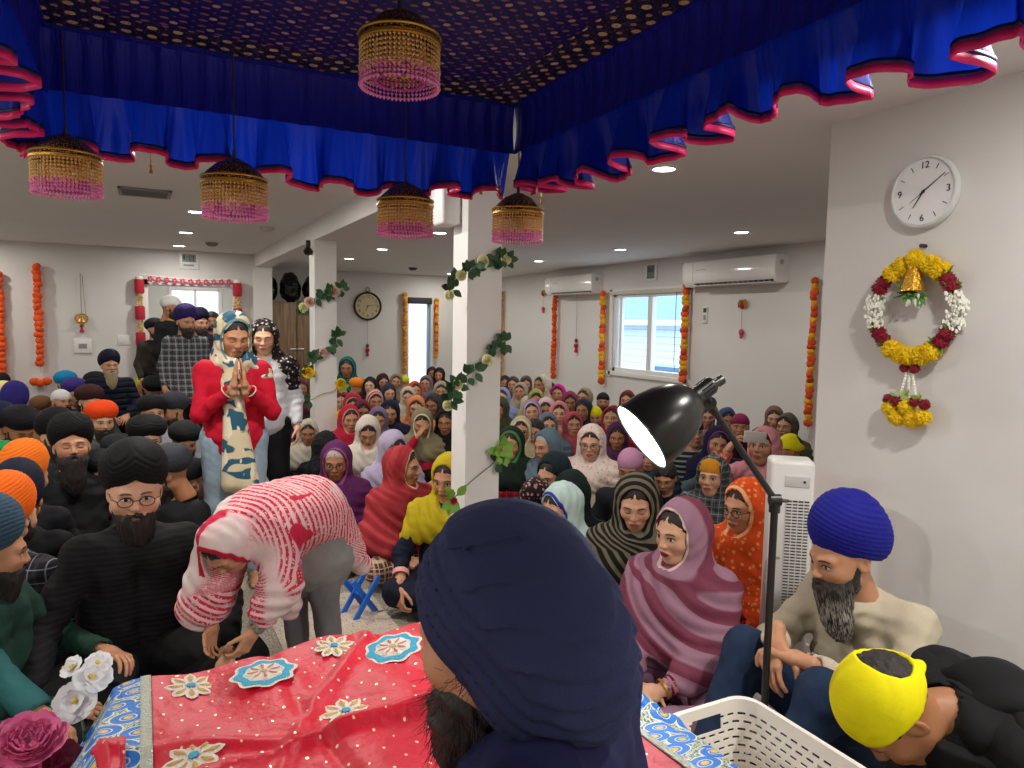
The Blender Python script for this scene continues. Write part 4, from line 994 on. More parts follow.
edge((X0-OX-.06,Y1-OY,0),(X1-OX,Y1-OY,0),(0,1,0),.8,'back',3)
edge((X1-OX,Y1-OY,0),(X1-OX,Y0-OY,0),(1,0,0),2.2,'right',5,.05)
edge((X0-OX,Y0-OY,0),(X0-OX,Y1-OY+.06,0),(-1,0,0),.3,'left',9,.058)
edge((X1-OX,Y0-OY,0),(X0-OX,Y0-OY,0),(0,-1,0),.3,'front',4)
for nm,a,c in (('frame_rail',(X0-OX,Y1-OY-.01,-.012),(X1-OX,Y1-OY+.0,.01)),('frame_rail',(X1-OX-.01,Y0-OY,-.012),(X1-OX,Y1-OY,.01)),('frame_rail',(X0-OX,Y0-OY,-.012),(X0-OX+.01,Y1-OY,.01))): boxo(nm,a,c,SATB,e)
# little gold tassels on the hem
for px,py in ((18,146),(131,146),(151,168),(322,183),(481,190),(541,200)):
    p=ony(px,py,Y1+.03); b=MB(); x,z=p.x-OX,p.z-ZT; b.tube([(x,Y1-OY+.03,z+.05),(x,Y1-OY+.03,z)],.0015,5); b.lathe([(.002,.012),(.006,.006),(.003,0),(.007,-.016),(0,-.018)][::-1],8,c=(x,Y1-OY+.03,z)); b.obj('tassel',GLD,e)
# ---------------- chandeliers
t=NT('filigree'); v=t.co(); n=t.vor(v,150,rand=.6); t.base(t.ramp(n,[(.3,lin('#c79a55')),(.45,lin('#4b1512')),(.7,lin('#1e0b0c'))]),.35,.3); t.bump(n,1.,.004); FIL=t.m
BG=M('gold_bead','#f2c478',.18,.25,Coat_Weight=.5); BP=M('pink_bead','#f488c4',.15,Coat_Weight=.5); BV=M('violet_bead','#c04a9a',.15)
def fringe(r,z0,z1,nst,seed=0,rb=.0045,st=.011):
    V=[];F=[];rr=random.Random(seed); base=[(1,0,0),(-1,0,0),(0,1,0),(0,-1,0),(0,0,1.25),(0,0,-1.25)]; fc=[(0,2,4),(2,1,4),(1,3,4),(3,0,4),(2,0,5),(1,2,5),(3,1,5),(0,3,5)]
    for i in range(nst):
        a=2*PI*i/nst; z=z0; zz=z1-rr.uniform(0,.012)
        while z>zz:
            k=len(V); b_=rb*(1 if z-st>zz else 1.35); V+=[(r*math.cos(a)+b_*x,r*math.sin(a)+b_*y,z+b_*zq) for x,y,zq in base]; F+=[tuple(q+k for q in f) for f in fc]; z-=st
    return V,F
def chandelier(loc,cordtop,label,src=None):
    if src: e=copy_tree(src); e.location=loc; e['label']=label
    else:
        e=empty('bead_chandelier',loc,0,label,'chandelier','beaded chandeliers under the canopy')
        b=MB(); b.lathe([(.004,.062),(.02,.058),(.055,.040),(.085,.012),(.098,-.006),(.100,-.010),(.100,-.016),(.094,-.016),(.080,.004),(.05,.03),(.0,.05)],40); b.obj('dome',FIL,e)
        b=MB(); b.lathe([(.099,-.014),(.1025,-.017),(.1025,-.024),(.099,-.027),(.095,-.026),(.095,-.016)],40,cap=False); b.tube([(.1*math.cos(a),.1*math.sin(a),-.004) for a in [i*PI/16 for i in range(32)]],.004,6,closed=True); b.obj('gold_band',GLD,e)
        for nm,r_,z0,z1,m,ns in (('gold_bead_fringe',.097,-.030,-.088,BG,56),('pink_bead_fringe',.097,-.090,-.122,BP,56),('gold_bead_fringe',.062,-.024,-.075,BG,34),('pink_bead_fringe',.062,-.078,-.110,BV,34)):
            V,F=fringe(r_,z0,z1,ns); o=mesh_obj(nm,V,F,m,e,smooth=False); o['kind']='stuff'
        b=MB(); b.tube([(0,0,.03),(0,0,-.02)],.012,8); b.ball((0,0,-.035),.022); b.obj('bulb_holder',GLD,e)
    b=MB(); b.tube([(0,0,.06),(0,0,cordtop-loc[2])],.0028,6); b.tube([(0,0,.06),(0,0,.085)],.006,8); b.obj('cord',M('cordd','#3a3330',.5),e); return e
def chl(px,py,Y,d=None):
    p=ony(px,py,Y) if d is None else atd(px,py,d); return (p.x,p.y,p.z)
base=None
for (px,py,Y,lb) in ((66,154,2.5,'bead chandelier hanging at the left corner of the canopy'),(234.5,178,2.48,'bead chandelier hanging between the leftmost one and the one by the beam'),(405.5,200,2.52,'bead chandelier hanging low in front of the ceiling beam'),(518,209,2.52,'bead chandelier in front of the near post top, rightmost of the back row'),(400,36,None,'large looking bead chandelier nearest the camera, top centre under the canopy')):
    L=chl(px,py,Y,1.78 if Y is None else None)
    c=chandelier(L,ZT-.01,lb) if base is None else None
    if base is None: base=c; base.scale=(.92,.92,.92)
    else:
        cord=[ch for ch in base.children if ch.name.startswith('cord')][0]
        c=empty('bead_chandelier',L,0,lb,'chandelier','beaded chandeliers under the canopy')
        for ch in base.children:
            if ch is cord: continue
            q=ch.copy(); COL.objects.link(q); q.parent=c
        b=MB(); b.tube([(0,0,.06),(0,0,ZT-.01-L[2])],.0028,6); b.tube([(0,0,.06),(0,0,.085)],.006,8); b.obj('cord',M('cordd','#3a3330',.5),c)
# ---------------- flower wreath on the near right wall
e=empty('flower_wreath',(2.72,1.775,1.635),R(-90),'oval yellow, red and white flower wreath with gold bell on the near wall','wreath')
YM=M('yellow_pom','#f2cf10',.85,bump=(160,1.)); RM=M('crimson_flower','#8c0f2c',.8,bump=(120,1.)); GM=M('leaf_green','#4f8a2c',.6); WHT=M('tuberose','#efefe4',.7)
PR={}
def put(name,key,mk,m,loc,sc=1,par=e):
    if key not in PR: o_=mk().obj(name,m,par); PR[key]=o_.data; bpy.data.objects.remove(o_)
    o=bpy.data.objects.new(name,PR[key]); COL.objects.link(o); o.parent=par; o.location=loc; o.rotation_euler=(random.random()*6,random.random()*6,random.random()*6); o.scale=(sc,)*3; return o
def spiky(r,n,seed):
    rr=np.random.RandomState(seed); b=MB(); b.ball((0,0,0),r*.8,12)
    for i in range(n):
        d=rr.normal(size=3); d/=np.linalg.norm(d); d=Vector(d); q=d.orthogonal().normalized(); w=d.cross(q); p=d*r*.68; s=r*.17
        b.add([p+q*s,p-q*s*.5+w*s*.87,p-q*s*.5-w*s*.87,d*r*rr.uniform(.98,1.1)],[(0,1,3),(1,2,3),(2,0,3)])
    return b
ym=lambda:spiky(.043,260,1); rm=lambda:spiky(.036,120,2)
def wl(deg,rx=.165,rz=.185,d=-.05): a=R(deg); return (rx*math.sin(a),d,rz*math.cos(a))
for dg in (-38,-22,0,22,38): put('yellow_flower','ym',ym,YM,wl(dg,.155,.18),.95)
put('yellow_flower','ym',ym,YM,(0,-.06,.196),.85)
for dg in (150,164,180,196,210): put('yellow_flower','ym',ym,YM,wl(dg,.160,.185),.95)
for dg in (52,62,-52,-62,122,134,-122,-134): put('crimson_flower','rm',rm,RM,wl(dg,.165,.175,-.055),.9)
for s in (1,-1):
    b=MB()
    for i in range(210):
        dg=random.uniform(70,116)*s; w=random.gauss(0,1); p=Vector(wl(dg,.168,.175)); b.ball((p.x+random.uniform(-.028,.028),p.y+random.uniform(-.028,.028),p.z+random.uniform(-.012,.012)),(.006,.006,.009),6)
    o=b.obj('white_bud_cluster',WHT,e); o['kind']='stuff'
def leafs(name,pts,L,par,m,seed=0,spread=1.):
    b=MB(); rr=random.Random(seed)
    for p in pts:
        for k in range(9):
            d=Vector((rr.uniform(-1,1),rr.uniform(-1,.0),rr.uniform(-1,1))).normalized(); q=d.orthogonal().normalized(); w=d.cross(q)*.002; l=L*rr.uniform(.7,1.2); p0=Vector(p)
            b.add([p0,p0+d*l*.5+q*l*.17+w,p0+d*l,p0+d*l*.5-q*l*.17-w],[(0,1,2),(0,2,3)])
    o=b.obj(name,m,par,smooth=False); o['kind']='stuff'; return o
leafs('leaf_sprig',[wl(a,.165,.178,-.05) for a in (45,68,-45,-68,118,140,-118,-140)],.045,e,GM,3)
b=MB(); b.lathe([(.012,.05),(.022,.045),(.032,.01),(.042,-.035),(.045,-.045),(.038,-.045),(.0,.03)][::-1],22,c=(-.005,-.055,.115)); b.obj('gold_bell',M('goldbell','#d9a63a',.25,.8,bump=(70,1.,.01)),e)
leafs('leaf_sprig',[(-.03,-.05,.06),(0,-.05,.055),(.02,-.05,.06)],.05,e,GM,5)
b=MB(); [b.ball((random.uniform(-.03,.03),-.05+random.uniform(-.02,.02),.04+random.uniform(-.03,.01)),(.005,.005,.011),6) for _ in range(40)]; b.obj('white_bud_cluster',WHT,e)['kind']='stuff'
for x in (-.02,.02): put('crimson_flower','rm',rm,RM,(x,-.05,-.232),.6)
for x in (-.03,0,.03):
    b=MB(); b.tube([(x*.3,-.05,-.24),(x,-.05,-.33)],.004,6); [b.ball((x*.3+(x*.7)*q/8,-.05,-.24-.09*q/8),.006,6) for q in range(9)]; b.obj('bud_string',WHT,e)
for x,z,s_ in ((-.07,-.395,.75),(-.035,-.43,.85),(.0,-.385,.8),(.03,-.43,.85),(.068,-.415,.8)): put('yellow_flower','ym',ym,YM,(x,-.055,z),s_)
for x,z in ((-.075,-.36),(-.04,-.365),(.035,-.36),(.075,-.365)): put('crimson_flower','rm',rm,RM,(x,-.06,z),.65)
leafs('leaf_sprig',[(-.05,-.05,-.35),(0,-.05,-.345),(.05,-.05,-.35)],.045,e,M('leaf_lime','#8fae3c',.6),8)
b=MB(); b.lathe([(0,.0),(.008,.0),(.008,-.03),(0,-.03)],8,c=(0,0,.245),axis=(0,1,0)); b.obj('nail',M('nail','#333',.4,.8) if 0 else BK,e)
# ---------------- rose vines on the posts
LG=M('ivy_leaf','#2f5a34',.55,var=.35); LL=M('pale_leaf','#7fae3c',.5,var=.2); RS=M('cream_rose','#e9e6b4',.7); RP=M('blush_rose','#e6c3b4',.7); STM=M('stem_green','#5a6a48',.7); YR=M('yellow_rose','#f0c91c',.7)
def leaf(b,p,d,L,W,up=Vector((0,0,1))):
    d=Vector(d).normalized(); q=d.cross(up); q=q.normalized() if q.length>1e-3 else d.orthogonal().normalized(); n=q.cross(d)
    pr=[(0,0,0),(.18,.32,.03),(.42,.5,.03),(.7,.36,0),(1,0,-.08)]; V=[];p=Vector(p)
    for a,w,z in pr: V+= [p+d*L*a+q*W*w+n*z*L, p+d*L*a+n*(z-.07*w)*L, p+d*L*a-q*W*w+n*z*L]
    F=[]
    for i in range(4):
        for j in (0,1): F.append((3*i+j,3*i+j+1,3*i+j+4,3*i+j+3))
    b.add(V,F)
def rose(c,r,m,par,seed=0,nr=None):
    rr=random.Random(seed); b=MB(); nrm=Vector(nr or (0,-1,0)).normalized(); q=Vector((0,0,1)).rotation_difference(nrm)
    for k,(n,rad,h) in enumerate(((3,.25,.5),(4,.5,.42),(5,.75,.3),(6,1.,.15))):
        for i in range(n):
            a=2*PI*i/n+k*.6+rr.uniform(-.1,.1); V=[];F=[]
            for u in range(5):
                for v_ in range(4):
                    aa=a+(u/4-.5)*2.2*PI/n*1.3; rr_=r*rad*(.35+.65*math.sin(v_/3*1.6)); z=r*(h*v_/3*1.6-(.15 if v_==3 else 0)*rad)
                    V.append(q@Vector((rr_*math.cos(aa),rr_*math.sin(aa),z))+Vector(c))
            for u in range(4):
                for v_ in range(3): F.append((u*4+v_,u*4+v_+1,(u+1)*4+v_+1,(u+1)*4+v_))
            b.add(V,F)
    return b.obj('rose',m,par)
def vine(label,pts,r,roses,sprays,lm=LG,ls=.05,cat='garland'):
    p0=Vector(pts[0]); e=empty('rose_vine',p0,0,label,cat); P=[Vector(p)-p0 for p in pts]
    C=interp([tuple(p) for p in P],40); b=MB(); b.tube(C,.0028,6); b.obj('stem',STM,e)
    rr=random.Random(len(label)); n=0
    for t_,cnt,m in sprays:
        c=Vector(C[int(t_*39)]); b=MB()
        for k in range(cnt):
            a=rr.uniform(0,2*PI); d=Vector((math.cos(a)*.9,-abs(rr.gauss(0,.45)),math.sin(a)*.9)); leaf(b,c+d*.012+Vector((0,-.012,0)),d,ls*rr.uniform(.8,1.2),ls*.72,Vector((0,-1,.2)))
        b.obj('leaf_spray',m or lm,e)
    for t_,rad,m in roses:
        c=Vector(C[int(t_*39)])+Vector((0,-.02,0)); rose(c,rad,m,e,int(t_*100),(rr.uniform(-.3,.3),-1,rr.uniform(0,.3)))
    return e
Yf=3.2-.012
def q2(x,y,Y=Yf): p=ony(x,y,Y); return (p.x,p.y,p.z)
vine('upper cream rose vine draped across the top of the near post',[q2(447,297,3.24),q2(455,280,3.18),q2(466,271),q2(480,262),q2(495,258),q2(506,260)],.03,[(.05,.026,RS),(.3,.028,RS),(.62,.032,RS),(.95,.03,RS)],[(.12,6,None),(.2,5,None),(.42,7,None),(.5,7,None),(.8,7,None),(.88,7,None),(.98,4,None)])
vine('middle cream rose vine slanting up the near post at head height',[q2(446,405,3.25),q2(453,390,3.18),q2(460,380),q2(472,372),q2(488,358),q2(498,347),q2(507,340)],.03,[(.02,.028,RS),(.28,.03,RS),(.65,.03,RS)],[(.08,7,None),(.16,7,None),(.24,6,None),(.45,8,None),(.52,6,None),(.82,6,None),(.93,7,None)],ls=.055)
vine('lower vine with long bare stem and pale green leaves on the near post',[q2(452,500),q2(462,490),q2(475,478),q2(490,466),q2(497,458),q2(503,446)],.03,[(.0,.02,M('red_bud','#b0303a',.6))],[(.02,5,LL),(.08,5,LL),(.68,3,LG),(.9,6,LL),(.97,7,LL)],ls=.065)
Yg=6.67-.015
vine('upper blush rose vine across the far post',[q2(303,308,Yg),q2(312,300,Yg),q2(322,295,Yg),q2(332,292,Yg),q2(343,289,Yg)],.05,[(.2,.05,RP),(.8,.055,RP),(.0,.05,RS)],[(.05,7,None),(.35,8,None),(.55,8,None),(.68,6,None),(.95,6,None)],ls=.075)
vine('second blush rose vine lower on the far post',[q2(312,357,Yg),q2(320,354,Yg),q2(328,348,Yg),q2(334,341,Yg),q2(339,334,Yg)],.05,[(.35,.045,RP)],[(.05,7,None),(.15,6,None),(.6,8,None),(.85,8,None),(.97,5,None)],ls=.075)
vine('yellow flower vine with thin looping stem low on the far post',[q2(308,372,Yg-.02),q2(304,395,Yg-.02),q2(310,400,Yg),q2(322,394,Yg),q2(334,391,Yg),q2(341,385,Yg),q2(341,415,Yg)],.05,[(.0,.06,YR),(.8,.055,YR),(1.,.055,YR)],[(.02,5,None),(.35,4,None),(.85,6,LL),(.2,4,None)],ls=.07)
# ---------------- floor lamp
e=empty('floor_lamp',tuple(onz(760,860,0)) if 0 else (1.40,1.27,0),0,'black adjustable floor lamp with big lit shade, before the seated women','lamp')
B0=Vector((1.40,1.27,0)); 
def Lp(x,y,D): return atd(x,y,D)-B0
pj=Lp(775,500,1.83); 
b=MB(); b.tube([(pj.x-.015,pj.y-.01,.02),tuple(pj)],.0095,14); b.obj('pole',BK,e)
b=MB(); b.lathe([(0,.025),(.11,.022),(.125,.012),(.125,0),(0,0)],36,c=(pj.x-.015,pj.y-.01,0)); b.obj('base',BK,e)
pa=Lp(709,403,1.79); b=MB(); b.tube([pj,pa],.0085,12); b.obj('arm',BK,e)
ax=(pa-pj).normalized(); b=MB(); b.lathe([(0,-.014),(.015,-.014),(.015,.014),(0,.014)],16,c=tuple(pj),axis=tuple(rt)); b.tube([pj,pj+rt*.035-up*.003],[.006,.004],8); b.lathe([(0,-.012),(.014,-.012),(.014,.012),(0,.012)],16,c=tuple(pj+Vector((0,0,-.02))),axis=(0,0,1)); b.obj('elbow_joint',BK,e)
# shade: axis from the socket towards lower left
s0=Lp(696,396,1.76); s1=Lp(641,437,1.735); axd=(s1-s0).normalized()
# shade axis in image: rim centre (640,437), rim tilts; build lathe along axd
Ls=(s1-s0).length
prof=[(.020,-.005),(.026,.0),(.048,.012),(.070,.038),(.088,.075),(.098,.120),(.1005,Ls),(.0985,Ls),(.096,.120),(.086,.075),(.066,.038),(.0,.014)]
prof=[(r*.99,z*Ls/.17 if z!=Ls else z) for r,z in prof]; DS=.92; prof=[(r*DS,z) for r,z in prof]
b=MB(); b.lathe(prof[:7],56,c=tuple(s0),axis=tuple(axd),cap=False); sh=b.obj('lamp_shade',M('shade_black','#161514',.28),e); 
b=MB(); b.lathe([(.0985*DS,Ls-.002)]+prof[8:],56,c=tuple(s0),axis=tuple(axd),cap=False); b.obj('shade_lining',M('lining','#f4f4f2',.5),e)
b=MB(); b.lathe([(a_*DS,z_) for a_,z_ in [(.099,Ls-.003),(.1015,Ls-.001),(.1015,Ls+.001),(.0985,Ls+.0015),(.0975,Ls)]],56,c=tuple(s0),axis=tuple(axd),cap=False); b.obj('rim',M('rimw','#3a3a3a',.3),e)
b=MB(); b.lathe([(.097*DS,Ls-.006),(0,Ls-.006)],48,c=tuple(s0),axis=tuple(axd)); b.obj('diffuser',M('lampdisc','#ffffff',.4,emit=('#f4fbff',5.)),e)
b=MB(); b.lathe([(0,-.055),(.019,-.054),(.022,-.048),(.022,.0),(.026,.006),(0,.006)],28,c=tuple(s0),axis=tuple(axd)); 
for i in range(14):
    a=2*PI*i/14; q=axd.orthogonal().normalized(); w_=axd.cross(q); c_=s0-axd*.03+(q*math.cos(a)+w_*math.sin(a))*.0215; b.tube([c_-axd*.016,c_+axd*.016],.002,5)
b.obj('socket',BK,e)
b=MB(); pn=Lp(721,380,1.80); b.tube([s0-axd*.03,pn],[.011,.012],12); b.tube([pn-(pn-s0).normalized()*.012,pn+(pn-s0).normalized()*.002],.0135,12); b.obj('tilt_knob',BK,e)
b=MB(); b.tube([pa,s0-axd*.025],.012,12); b.lathe([(0,-.013),(.016,-.013),(.016,.013),(0,.013)],18,c=tuple(pa),axis=tuple(fw)); b.obj('swivel',BK,e)
b=MB(); c=[tuple(pj+(pa-pj)*k+rt*.012+Vector((0,0,-.02*math.sin(k*PI)))) for k in [i/12 for i in range(13)]]; b.tube(c,.002,6); b.obj('cable',BK,e)
sp_=B0+s1+axd*.02; l=area('lamp_glow',tuple(sp_),Vector((0,0,-1)).rotation_difference(axd).to_euler(),4,.17,(.95,.98,1))
# ---------------- tower fan
fx=atd(791,458,2.92); e=empty('tower_fan',(fx.x,fx.y,0),R(-40),'tall white tower fan with slotted grille beside the wall corner','fan')
b=MB(); b.box((-.085,-.07,.05),(.085,.07,fx.z),.018); b.obj('housing',M('fanw','#e6e6e2',.35),e)
b=MB(); b.lathe([(0,.05),(.12,.045),(.15,.02),(.15,0),(0,0)],32); b.obj('base',WP,e)
b=MB(); b.box((-.02,-.0725,.30),(.066,-.069,fx.z-.16)); b.obj('grille_recess',M('fand','#26282a',.6),e,smooth=False)
for i in range(44):
    z=.305+i*(fx.z-.16-.305)/44
    boxo('grille_slat',(-.022,-.0755,z),(.068,-.0715,z+.0065),M('fanw','#e6e6e2',.35),e)
b=MB(); [b.box((x,-.077,.30),(x+.003,-.072,fx.z-.16)) for x in (-.0,.022,.044)]; b.obj('grille_rib',M('fanw','#e6e6e2',.35),e,smooth=False)
b=MB(); b.box((-.03,-.0735,fx.z-.105),(.065,-.0695,fx.z-.06),.002); b.obj('control_panel',M('fanp','#cfcfcb',.3),e)
b=MB(); b.lathe([(0,.003),(.005,.003),(.005,0)],12,c=(.045,-.0735,fx.z-.082),axis=(0,-1,0)); b.obj('button',DK,e)
b=MB(); b.box((-.06,-.0725,.62),(-.035,-.0695,.63)); b.obj('badge',M('sv','#9d9d98',.3),e,smooth=False)
# ---------------- the congregation: seated women right of the posts and between them
W=dict(g='f',s=.9)
def w(px,py,label,**k): a=dict(W); a.update(k); return person(px,py,'person '+label,**a)
# far row by the wall, between the posts
w(347,368,'in a teal green shawl, highest in the far corner behind the post',D=10.6,scarf='shawl',scol='#1d6e5a',sc2='#123b4a',sp='stripes',tone='c',yaw=-10,h=(0,10,0),lod=2,group=None)
person(357,388,'person in a bright orange turban among the women by the far post',g='m',s=.85,turb='round',tcol='#e8821e',beard=0,tone='b',top='#2a2630',yaw=60,h=(20,20,0),lod=2)
w(370,386,'with black hair and pale face behind the orange turban',scarf='half',scol='#232026',tone='e',top='#23202a',lod=2,yaw=-10)
w(383,382,'in a dark maroon hood near the far wall',scarf='wrap',scol='#3f1f24',tone='b',top='#b0704a',lod=2,h=(8,6,0))
w(396,382,'in a grey brown scarf beside the yellow kerchief',scarf='wrap',scol='#8c7a6c',tone='b',top='#b98a68',lod=2,h=(-6,0,6))
person(405,382,'child in a yellow printed head kerchief near the tall narrow window',g='m',s=.8,turb='cap',ttag='head_kerchief',tcol='#d8d80e',tone='b',top='#8c8a80',yaw=170,lod=2)
w(415,391,'in an orange red scarf below the tall narrow window',scarf='wrap',scol='#d24a22',tone='b',top='#d24a22',lod=2,h=(10,5,0))
w(426,384,'with glasses and grey mauve scarf in the far row',scarf='wrap',scol='#7a6a70',tone='b',glasses=1,top='#6a5a60',lod=2,h=(-8,-5,0))
w(432,374,'in a dark brown hood, farthest left of the pair by the wall',scarf='wrap',scol='#3a2a2c',tone='c',lod=2,h=(0,5,0))
w(439,375,'in a black and maroon hood, right of the pair by the wall',scarf='wrap',scol='#2b1a22',tone='b',lod=2,h=(-8,8,0))
w(441,391,'in a beige grey scarf next to the near post vine',scarf='wrap',scol='#a39888',tone='b',top='#9b9184',lod=2,h=(-6,8,0))
w(341,401,'in a rose red scarf against the far post, upper one',scarf='loose',scol='#a8324a',tone='a',lod=2,h=(6,6,0))
w(353,405,'with pale forehead under a crimson scarf, behind another crimson scarf',scarf='wrap',scol='#b02a40',tone='a',sedge='#d8a8a0',lod=2,h=(0,22,0))
w(350,419,'in a crimson scarf with light edge beside the far post',scarf='wrap',scol='#b3223c',sedge='#c98a80',tone='b',lod=1,h=(8,8,0))
w(375,401,'with black hair and a loose red and white scarf',scarf='loose',scol='#c4555a',sp='stripes',sc2='#d8c8c0',tone='b',top='#1f2030',lod=2,h=(10,12,0))
w(390,413,'in a plain navy blue hood looking toward the stage',scarf='wrap',scol='#1a2038',tone='b',top='#1a2038',lod=1,h=(-4,8,0))
w(368,432,'in an off-white scarf, head bowed, pink print at the neck',scarf='wrap',scol='#ddd3c6',tone='b',top='#c9788c',toppat='floral',topc2='#efe2dc',lod=1,h=(4,28,0),closed=True)
w(416,408,'in a peach orange kameez with hair drawn back',scarf='loose',scol='#d98a5c',tone='a',top='#e0905e',lod=1,h=(0,6,0))
w(422,423,'in a cream edged sheer scarf holding a hand to her mouth',scarf='wrap',scol='#8f8668',sedge='#e6dcc0',tone='b',top='#b81e3e',lod=1,v=3,J=dict(wR=(-.03,-.17,.64),eR=(-.2,-.2,.40)),h=(0,18,0),closed=True)
w(433,405,'in a slate grey hood just left of the near post',scarf='wrap',scol='#3c3e46',tone='c',top='#2c3040',lod=1,h=(-20,14,0))
w(446,422,'in a black hood half hidden by the near post',scarf='wrap',scol='#191718',tone='c',top='#141414',lod=1,h=(-10,10,0))
w(308,433,'in a pale beige hood left of the far post, by the yellow flowers',scarf='wrap',scol='#b9b2a4',tone='c',top='#23242a',lod=1,h=(6,6,0),s=.82)
w(302,388,'in a dark red top sitting far back beside the cabinet',scarf='loose',scol='#6a3038',tone='c',lod=2,h=(0,6,0))
w(327,447,'in a black lace veil seen from behind the post base',scarf='wrap',scol='#16141a',sp='dots',sc2='#3c3840',tone='c',lod=1,yaw=150,s=.86)
w(394,449,'in a lilac grey hood and olive green puffer jacket',scarf='wrap',scol='#b4aac4',tone='a',top='#4f5a46',toppat='quilt',lod=1,h=(14,22,0),yaw=20,closed=True,J=dict(kL=(.24,-.2,.12),kR=(-.24,-.2,.12)),s=.9)
w(505,384,'with dark hair far back against the wall, right of the near post',scarf='wrap',scol='#2a2a33',tone='c',lod=2,D=10.6)
w(502,398,'in a periwinkle blue scarf just right of the near post',scarf='wrap',scol='#8a9ac8',tone='a',top='#4a5a90',lod=2,h=(-8,4,0))
w(513,385,'with glossy dark hair and a thin charcoal scarf, back row',scarf='loose',scol='#4a4246',tone='b',lod=2,h=(-14,0,0))
w(520,392,'in a beige scarf and dusty mauve shawl, back row',scarf='wrap',scol='#a99a8a',tone='b',top='#8a5a58',lod=2,h=(-8,0,0))
w(541,386,'in profile with black hair and cream lace scarf falling behind',scarf='half',scol='#c9c2a8',sp='floral',sc2='#a49c80',sc3='#e4dfcf',tone='c',lod=2,h=(-40,0,0),D=9.2)
w(536,400,'in a yellow green scarf with dark fringe, behind larger faces',scarf='loose',scol='#a8a060',tone='b',lod=2,top='#c8a0c0',h=(-6,10,0))
w(532,412,'in a lavender edged scarf with head tilted, middle row',scarf='loose',scol='#9c86a8',sedge='#d9c4dc',tone='a',top='#8a7aa0',lod=1,h=(-4,4,-8))
w(546,410,'in a white and pink scarf beside the salmon pink one',scarf='wrap',scol='#ddc0c8',tone='b',top='#c98a94',lod=1,h=(-6,6,0))
w(558,394,'with long dark hair and a bright magenta shawl on one shoulder',scarf='half',scol='#d01a8c',tone='b',top='#4a5a50',lod=1,h=(-14,4,0),hair='long')
w(559,414,'in a salmon pink scarf and coral kameez, middle row',scarf='wrap',scol='#dc7a7c',sp='stripes',sc2='#b9a8a4',sstripe=.4,tone='a',top='#d8605c',lod=1,h=(-4,2,0))
w(499,409,'in an olive green jacket tight against the near post',scarf='wrap',scol='#4a5038',tone='b',top='#6a6a2c',lod=1,h=(-20,6,0))
w(521,432,'in a cream scarf with glasses, elderly, middle row',scarf='wrap',scol='#c9bc94',sedge='#e4dcc4',tone='b',glasses=1,top='#aaa080',lod=1,h=(-6,4,0))
person(535,433,'person with short black hair, glasses and dark jacket beside the cream scarf',g='m',s=.88,hair='short',glasses=1,tone='b',top='#17191d',lod=1,h=(-6,2,0),yaw=-10)
w(546,446,'with grey hair under a blue grey scarf and denim blue jacket',scarf='loose',scol='#5f7480',hc='g',tone='b',top='#46606a',lod=1,h=(-24,14,0),yaw=-20)
w(511,444,'in a black and green scarf and red checked top by the near post',scarf='wrap',scol='#1c2a22',sedge='#3f7a44',sew=.02,tone='b',top='#8a1428',toppat='plaid',topc2='#2a0a10',topc3='#c03040',lod=1,h=(-12,12,0),yaw=0)
w(584,398,'in a brown spotted scarf, back row below the marigolds',scarf='wrap',scol='#a08c74',sp='dots',sc2='#4a3a30',tone='b',lod=2,h=(-25,0,0))
person(603,402,'person in a black patterned head kerchief against the back wall',g='m',s=.86,turb='cap',ttag='head_kerchief',tcol='#1b1d20',tone='b',beard=.5,top='#14161c',lod=2,h=(-6,0,0))
w(627,401,'in a brick red hood at the back beside the lamp shade',scarf='wrap',scol='#7a2a34',tone='b',lod=2,h=(-10,0,0))
w(583,411,'with dark hair and a thin dark blue scarf behind the yellow kerchief',scarf='loose',scol='#2b3444',tone='c',lod=2,h=(-10,4,0))
person(595,417,'child in a yellow head kerchief and dark blue jacket, among women',g='m',s=.82,turb='cap',ttag='head_kerchief',tcol='#e3da0c',tone='b',top='#26364e',lod=1,h=(0,14,0),hz=.60)
w(612,420,'in a wine red hijab with a black cap, beside the lamp',scarf='wrap',scol='#9c2236',tone='b',top='#9c1c34',lod=1,h=(-8,-6,0),s=.95)
w(591,443,'with glasses, white scarf and cream sweater, peach printed drape',scarf='loose',scol='#e8d8d0',sp='floral',sc2='#e0a888',sc3='#d8c0b0',tone='a',glasses=1,top='#ddd2bc',lod=0,h=(0,10,0),yaw=-8,s=.95,bot='#7a7468')
w(552,474,'in a dark teal hood with face turned down, centre right',scarf='wrap',scol='#16282e',tone='a',top='#1d3840',lod=1,h=(-18,18,10),yaw=-15)
w(572,494,'in a dark green velvet hood seen from behind',scarf='wrap',scol='#12201f',tone='b',top='#12201f',lod=1,yaw=170,s=.84,D=3.7)
w(537,497,'in a black and rose speckled shawl beside the near post base',scarf='shawl',scol='#2a2024',sp='floral',sc2='#c89a94',sc3='#6a3a40',tone='b',lod=1,yaw=160,s=.8)
w(630,468,'in a lavender pink knitted cap behind the lit lamp shade',turb='cap',tcol='#b884a4',tone='c',top='#1d2028',lod=1,h=(-10,16,0),closed=True)
hd_=person(665,478,'person in a black hooded sweatshirt with white letters under the lamp shade',g='m',s=.86,hair='short',tone='b',top='#17191f',lod=1,yaw=-10,D=4.6,h=(0,20,0))
text('VCL',.10,(.0,-.165,.40),(R(78),0,0),M('white_print','#e8e8e8',.7),hd_,'printed_letters',.002)
person(693,433,'person with black hair, patterned band and striped top beside lamp arm',g='m',s=.93,turb='bandana',tcol='#2e2c2a',hair='short',tone='b',top='#20242a',toppat='hstripes',topc2='#8d9094',lod=1,h=(8,4,-10),yaw=10)
